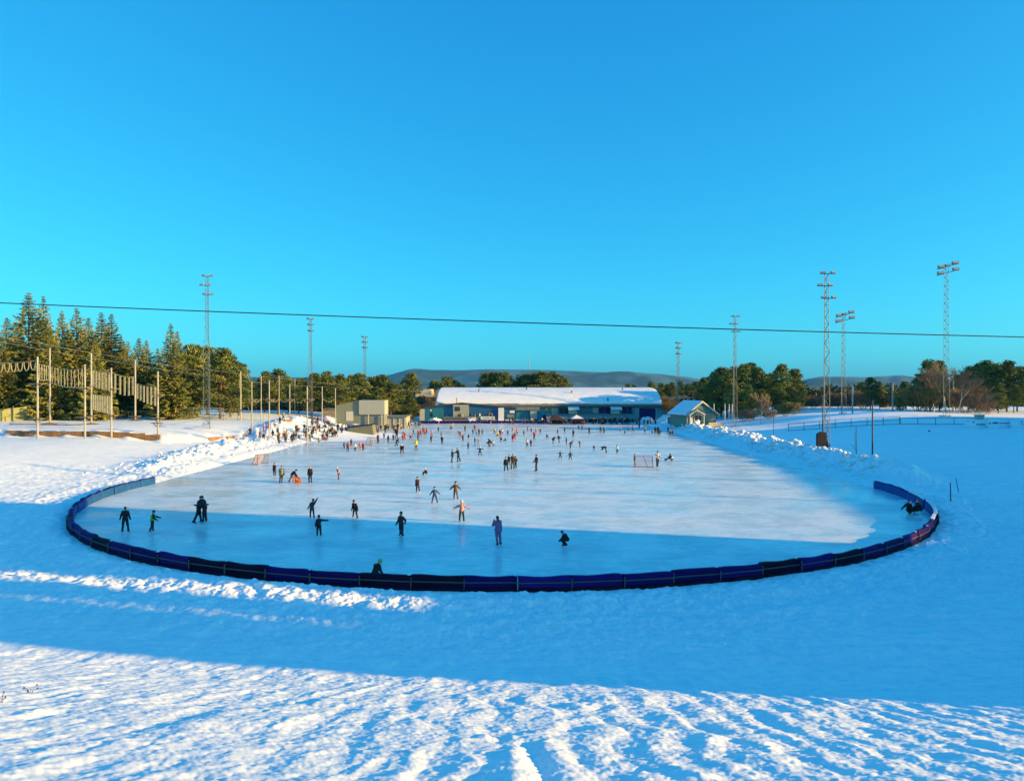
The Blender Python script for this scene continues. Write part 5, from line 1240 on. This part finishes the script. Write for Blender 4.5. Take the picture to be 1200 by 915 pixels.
# --- middle and far figures: px, foot row, height px, rz, pose, child, (jacket, trousers, hat), look
pm = [
 (499.7,556.5,8,90,'sitknees',True,(BK,BK,WH),'dark figure sitting on the sunlit ice with a white patch'),
 (471.7,530.6,11,180,'crouch',False,(BK,BK,WH),'crouching adult in black with white collar'),
 (464.5,523,9,-60,'push',True,(BK,BK,BK),'dark figure leaning far back'),
 (487.5,528,13,180,'stand',False,(YL,GR,YL),'person in yellow jacket and grey trousers'),
 (489.9,516,6,180,'stand',True,(OL,OL,BK),'child in olive suit just behind the yellow jacket'),
 (505.2,518,8,180,'stand',True,(NV,BK,BK),'dark child directly before a red suited one'),
 (505.8,512,9,180,'stand',True,(PK,RD,RD),'child in pink and red suit in the far left ice'),
 (518,520.5,10,180,'stand',False,(BK,BK,WH),'dark slim person with a white hat'),
 (517,511,6,90,'stand',True,(GR,BK,BK),'grey child behind the slim dark person'),
 (513.7,506,6,180,'stand',True,(NV,BK,BK),'tiny navy child near the snow heap'),
 (403.3,525.5,8,180,'stand',True,(BL,NV,BL),'small child in blue suit at the left of a standing group'),
 (407.5,529,11,180,'stand',False,(RD,BK,BK),'adult in dark red jacket at the left of a standing group'),
 (411.5,523,9,180,'stand',True,(BR,BR,BK),'child in brown suit within the standing group'),
 (416,528.5,10,180,'stand',True,(WH,BK,BK),'child with white jacket and dark trousers in the standing group'),
 (421.8,528,10,180,'stand',True,(PK,TN,PK),'child in pale pink jacket in the standing group'),
 (425.6,528,10,180,'stand',True,(RD,BK,PK),'child in red jacket at the right of the standing group'),
 (443,519.5,11,180,'stand',False,(RD,BK,BK),'person in rust red jacket beside the pale goal'),
 (455,518.6,9,180,'stand',True,(BK,BK,BK),'all black child right of the pale goal'),
 (461,516.5,8,160,'glide',True,(BK,BK,BK),'black child gliding right of the pale goal'),
 (464.8,514,14,180,'stand',False,(BK,BK,BK),'tall black adult among the spectators'),
 (450,514,7,180,'stand',True,(NV,BK,BK),'navy child behind the pale goal'),
 (472,515,8,180,'stand',True,(PK,RD,RD),'child in pink jacket, left of a pink pair'),
 (475.2,514.5,8,150,'crouch',True,(RD,PK,BK),'child in red jacket, right of a pink pair'),
 (481,514.8,6,180,'crouch',True,(GR,GR,WH),'small grey child with white hat crouching'),
 (484.5,508.5,6,180,'stand',True,(GR,BK,BK),'small grey child farther back'),
 (490,511.5,8,180,'stand',True,(RD,BR,RD),'leftmost child of the red vested group'),
 (492.7,511,8,180,'glide',True,(RD,BK,BK),'second child of the red vested group'),
 (496,509,9,180,'stand',True,(RD,RD,BK),'middle child of the red vested group'),
 (497.7,510,8,170,'stand',True,(PK,RD,BK),'pinkish child of the red vested group'),
 (499.8,508.5,7,180,'stand',True,(RD,BK,BK),'rightmost child of the red vested group'),
 (542.4,517,8,180,'stand',False,(OL,BK,BK),'dark green clothed skater'),
 (549.2,513.5,5,180,'sitknees',True,(NV,NV,BK),'navy child sitting down'),
 (548.8,526.5,9,180,'stand',True,(GR,(.06,.06,.09),GR),'child in grey blue suit'),
 (556.5,521.5,9,120,'stand',False,(BK,BK,BK),'black clothed adult left of a pale figure'),
 (560.8,521.5,8,180,'wide',True,(TN,TN,WH),'figure in pale beige suit'),
 (562.5,534,11,0,'wide',True,(BK,BK,WH),'skater with arms spread wide and white hat'),
 (575.5,523,9,100,'crouch',False,(BK,GR,BK),'black crouching adult of a small pair'),
 (578.2,523,6,180,'stand',True,(WH,GR,GR),'pale child at the side of a crouching adult'),
 (554.2,508.5,6,180,'stand',True,(OL,BK,BK),'dark olive child near the far boards'),
 (558.2,509,6,180,'stand',True,(TN,BK,BK),'tan jacketed child near the far boards'),
 (561.2,510,8,180,'stand',True,(NV,BK,BK),'navy skater near the far boards'),
 (565.2,509.5,7,180,'hips',True,(OL,OL,BK),'olive clad skater with hands on hips near the far boards'),
 (556.3,504,7,180,'stand',False,(RD,BK,BK),'adult in red jacket close to the far boards'),
 (539.6,512,6,90,'bend',True,(RD,RD,BK),'bending figure in red'),
 (545,505.5,7,180,'stand',True,(BR,NV,BK),'dark red jacketed figure by the blue snow heap'),
 (528.5,503.5,7,-60,'push',True,(YL,BK,YL),'yellow clothed figure leaning under the deck'),
 (579.5,508,7,180,'stand',True,(YL,OL,YL),'left child in yellow vest'),
 (582.5,511.5,6,180,'crouch',True,(YL,OL,YL),'crouching child in yellow vest'),
 (586,512,9,180,'stand',False,(BR,RD,BK),'adult in dark red behind the yellow vests'),
 (588.5,509,7,180,'stand',True,(WH,RD,BK),'white topped child behind the yellow vests'),
 (587.2,517,5,180,'crouch',True,(BK,BK,BK),'black figure crouching low'),
 (592.7,517.3,4,90,'sitknees',True,(BK,BK,BK),'tiny black figure sitting on the ice'),
 (595,510,5,180,'stand',True,(NV,NV,BK),'tiny navy child'),
 (601,518,10,180,'stand',True,(RD,PK,BK),'child in red suit'),
 (603.2,514.5,8,180,'stand',False,(RD,RD,RD),'adult all in red'),
 (605.8,509.5,8,180,'arms_low',True,(OR,OL,BK),'child with orange jacket'),
 (600.5,505,6,180,'stand',True,(OR,BK,BK),'far child with orange jacket'),
 (613.8,510,6,180,'stand',True,(BR,BR,BK),'little maroon child'),
 (617.6,523.5,10,180,'stand',True,(WH,BK,BK),'child in cream jacket and black trousers'),
 (622.3,523.5,9,180,'stand',True,(BR,GR,TN),'child in brown jacket next to the cream jacket'),
 (626,515,10,180,'stand',False,(RD,BK,PK),'adult with red jacket and black legs'),
 (622.5,507,5,180,'stand',True,(BR,BR,BK),'tiny brown child by the navy boards'),
 (627.8,507,5,180,'stand',True,(PK,BR,PK),'tiny pink child by the navy boards'),
 (618.2,505.5,5,180,'stand',True,(GR,GR,BK),'tiny grey child by the navy boards'),
 (633.2,507.8,6,180,'glide',True,(OL,BK,BK),'small dark olive skater'),
 (641.3,514.5,6.5,60,'stride',True,(BK,BK,BK),'black skater leaning left with a leg stretched'),
 (647.6,519.8,6.5,-80,'bend',True,(BK,BK,BK),'black skater bending forward'),
 (655,519,9.5,120,'glide',False,(BK,BK,BK),'black skater gliding upright'),
 (653.4,508.5,5,180,'stand',True,(GR,GR,BK),'tiny grey skater'),
 (661.7,506.5,6,180,'stand',True,(BK,BK,BK),'tiny black skater before the maroon tent'),
 (663.7,521,8.5,120,'stand',True,(BK,BK,BK),'black upright skater beside a stretched one'),
 (668,525.5,5.5,-70,'bend',True,(BR,BR,BK),'maroon skater bending low'),
 (671.8,512,9,180,'stand',True,(BK,BK,BK),'slim black skater under the white tent'),
 (679.6,524,9,150,'stride',True,(BR,RD,TN),'maroon skater in a wide stride'),
 (656.5,538,9.5,180,'wide',True,(BK,BK,BK),'black skater with arms stretched, left of two'),
 (668.3,539,10,170,'arms_low',True,(BK,BK,BK),'black skater with arms lowered, right of two'),
 (695.7,526.2,5,180,'sitknees',True,(BK,BK,WH),'dark child sitting with white back'),
 (709.8,530.5,3,90,'lie',True,(BK,BK,BK),'person lying flat on the ice in dark clothes'),
 (723.3,531.2,10,180,'stand',True,(WH,BK,BK),'child in white jacket and black trousers'),
 (784.8,540.2,7.5,90,'sit',True,(BK,BK,BK),'dark child sitting with legs stretched left'),
 (788.6,540.2,6.5,120,'crouch',True,(WH,BK,BK),'white backed child sitting right of another'),
 (690.4,508.3,8,180,'stand',False,(BK,BK,BK),'black adult before the canopy'),
 (703.8,507.3,8,180,'stand',False,(BR,BK,BK),'left adult of a dark pair before the canopy'),
 (707.8,508,8,170,'stand',False,(GR,BK,BK),'right adult of a dark pair before the canopy'),
 (736,504.8,7,180,'stand',False,(TQ,BK,BK),'adult in turquoise jacket before the canopy'),
 (741.8,506,8,180,'arms_low',False,(PK,BK,BK),'adult in pink jacket before the navy door'),
 (749,502,6,180,'stand',True,(BK,BK,BK),'dark child left of the white snow heap'),
 (727,505.3,6,180,'stand',True,(TN,BR,BK),'tan jacketed child before the canopy'),
 (732.2,508,3.5,180,'sitknees',True,(BK,BK,BK),'tiny sitting figure on the shadow strip, left one'),
 (764.3,508,3.5,180,'sitknees',True,(BK,BK,BK),'tiny sitting figure on the shadow strip, right one'),
 (755.8,506.8,7.5,180,'stand',False,(TN,BK,BK),'tan jacketed adult before the white snow heap'),
 (768,508.5,9,180,'stand',False,(BK,BK,BK),'black adult left in a huddle by the blue snow heap'),
 (771.3,509.2,10,150,'stand',False,(NV,BK,BK),'navy adult in a huddle by the blue snow heap'),
 (774,509,7,120,'crouch',True,(BK,NV,WH),'crouching dark child in the huddle by the blue heap'),
 (785.3,511.5,7,180,'push',True,(NV,BK,WH),'dark child pushing with white hat by the blue heap'),
 (788.3,510,7,180,'stand',True,(RD,BK,BK),'child in red jacket by the blue heap'),
 (783,507.5,8,160,'stand',False,(NV,NV,BK),'navy adult by the blue heap'),
 (678,503.5,5,180,'stand',True,(BK,BK,BK),'tiny dark figure under the white tent, left one'),
 (682,503.5,4,180,'stand',True,(BR,BK,BK),'tiny dark figure under the white tent, right one'),
]
for (px,py,hpx,rz,pose,ch,cols,look) in pm:
    d = D(py); H = hpx*d/FPX
    if pose in ('crouch','kneel','sitknees','sit'): H *= 1.6
    if pose in ('bend','lie'): H = 1.35
    if pose == 'push': H *= 1.2
    H = min(max(H, .95), 1.85)
    reg = 'by the left crowd' if px < 470 else 'far left ice' if px < 550 else 'far middle ice' if px < 650 else 'far right ice' if px < 730 else 'far right corner'
    far_person(X(px,d), d, 0.03, R(rz+random.uniform(-20,20)), pose, H, ch, cols, '%s, %s' % (look, reg), 'skaters on the far ice')
# --- crowds
names = {BK:'black',NV:'navy',GR:'grey',WH:'white',RD:'red',PK:'pink',OR:'orange',YL:'yellow',GN:'green',BL:'blue',PU:'purple',BR:'maroon',TN:'tan',TQ:'turquoise',OL:'olive'}
rc = random.Random(21)
def crowd(n, xs, ys, where, group, poses, child=.5, zfun=gz, hs=(1.1,1.8), pal=None):
    pts = sorted([(rc.uniform(*xs), rc.uniform(*ys)) for _ in range(n)], key=lambda p: p[0]/p[1] if ys[0] > 0 else p[0])
    for k,(x,y) in enumerate(pts):
        j = rc.choice(pal or [BK,BK,NV,BK,GR,RD,BR,OL,WH,PK,YL,BL,TN,BR,BK]); t = rc.choice([BK,BK,BK,NV,GR,BR]); h = rc.choice([BK,j,WH,RD,GR,NV]); ps = rc.choice(poses); ch = rc.random() < child
        H = rc.uniform(hs[0],hs[1] if not ch else 1.4)
        far_person(x, y, zfun(x,y), R(rc.uniform(100,260)), ps, H, ch, (j,t,h), '%s topped %s %s, %s from the left' % (names[j], 'child' if ch else 'adult', where, ordw(k+1)), group)
crowd(58,(X(352,128),X(398,128)),(118,138),'on the left snow bank','spectators on the left snow bank',['seat','crouch','stand','seat','sitknees','bend'])
crowd(13,(X(318,118),X(352,118)),(108,122),'beside the far ropes posts on the left bank','spectators on the left snow bank',['stand','hips','crouch'],.6)
crowd(20,(X(426,146),X(470,146)),(136,158),'below the low beige shed','spectators below the low shed',['stand','hips','stand','crouch','glide'],.4)
crowd(8,(X(468,168),X(500,168)),(160,176),'between the low shed and the left snow heap','skaters at the far left corner',['stand','arms_low','glide'],.5)
crowd(34,(X(690,179),X(750,179)),(176.5,180.8),'on the strip before the canopy','people gathered before the canopy',['stand','hips','stand','arms_low','seat'],.3,lambda x,y: .02,(1.3,1.8),[BK,NV,BK,GR,BR,BK,NV,PU,WH])
crowd(16,(X(640,179),X(690,179)),(176,180.6),'around the pop-up tents','people gathered around the tents',['stand','hips','seat'],.3,lambda x,y: .02,(1.2,1.75),[BK,NV,PU,GR,WH,RD,BK])
crowd(12,(X(585,179),X(640,179)),(177,180.6),'at the kiosk before the navy boards','people at the kiosk',['stand','hips','seat'],.3,lambda x,y: .02,(1.2,1.75))
crowd(8,(X(750,175),X(772,175)),(172,176),'before the white snow heap','people before the white heap',['stand','hips','arms_low'],.4,lambda x,y: .02)
crowd(15,(X(521,184.5),X(580,184.5)),(183.6,185.4),'on the viewing deck','onlookers on the deck',['stand','hips'],.3,lambda x,y: Z(491.4,183.2),(1.2,1.7),[TN,WH,BK,OL,GR,TN])
for k,(px,py,c) in enumerate(((293,510,BK),(309,510,PK),(315.5,508,(.55,.12,.2)),(328,507,BK),(332,506,TN))):
    d = D(py,1.0); x = X(px,d); far_person(x,d,gz(x,d),R(180),'arms_low' if k == 0 else 'stand',1.3,True,(c,c if k in (1,2) else BK,BK),'child walking on the snow slope below the posts, %s from the left' % ordw(k+1),'children on the left slope')
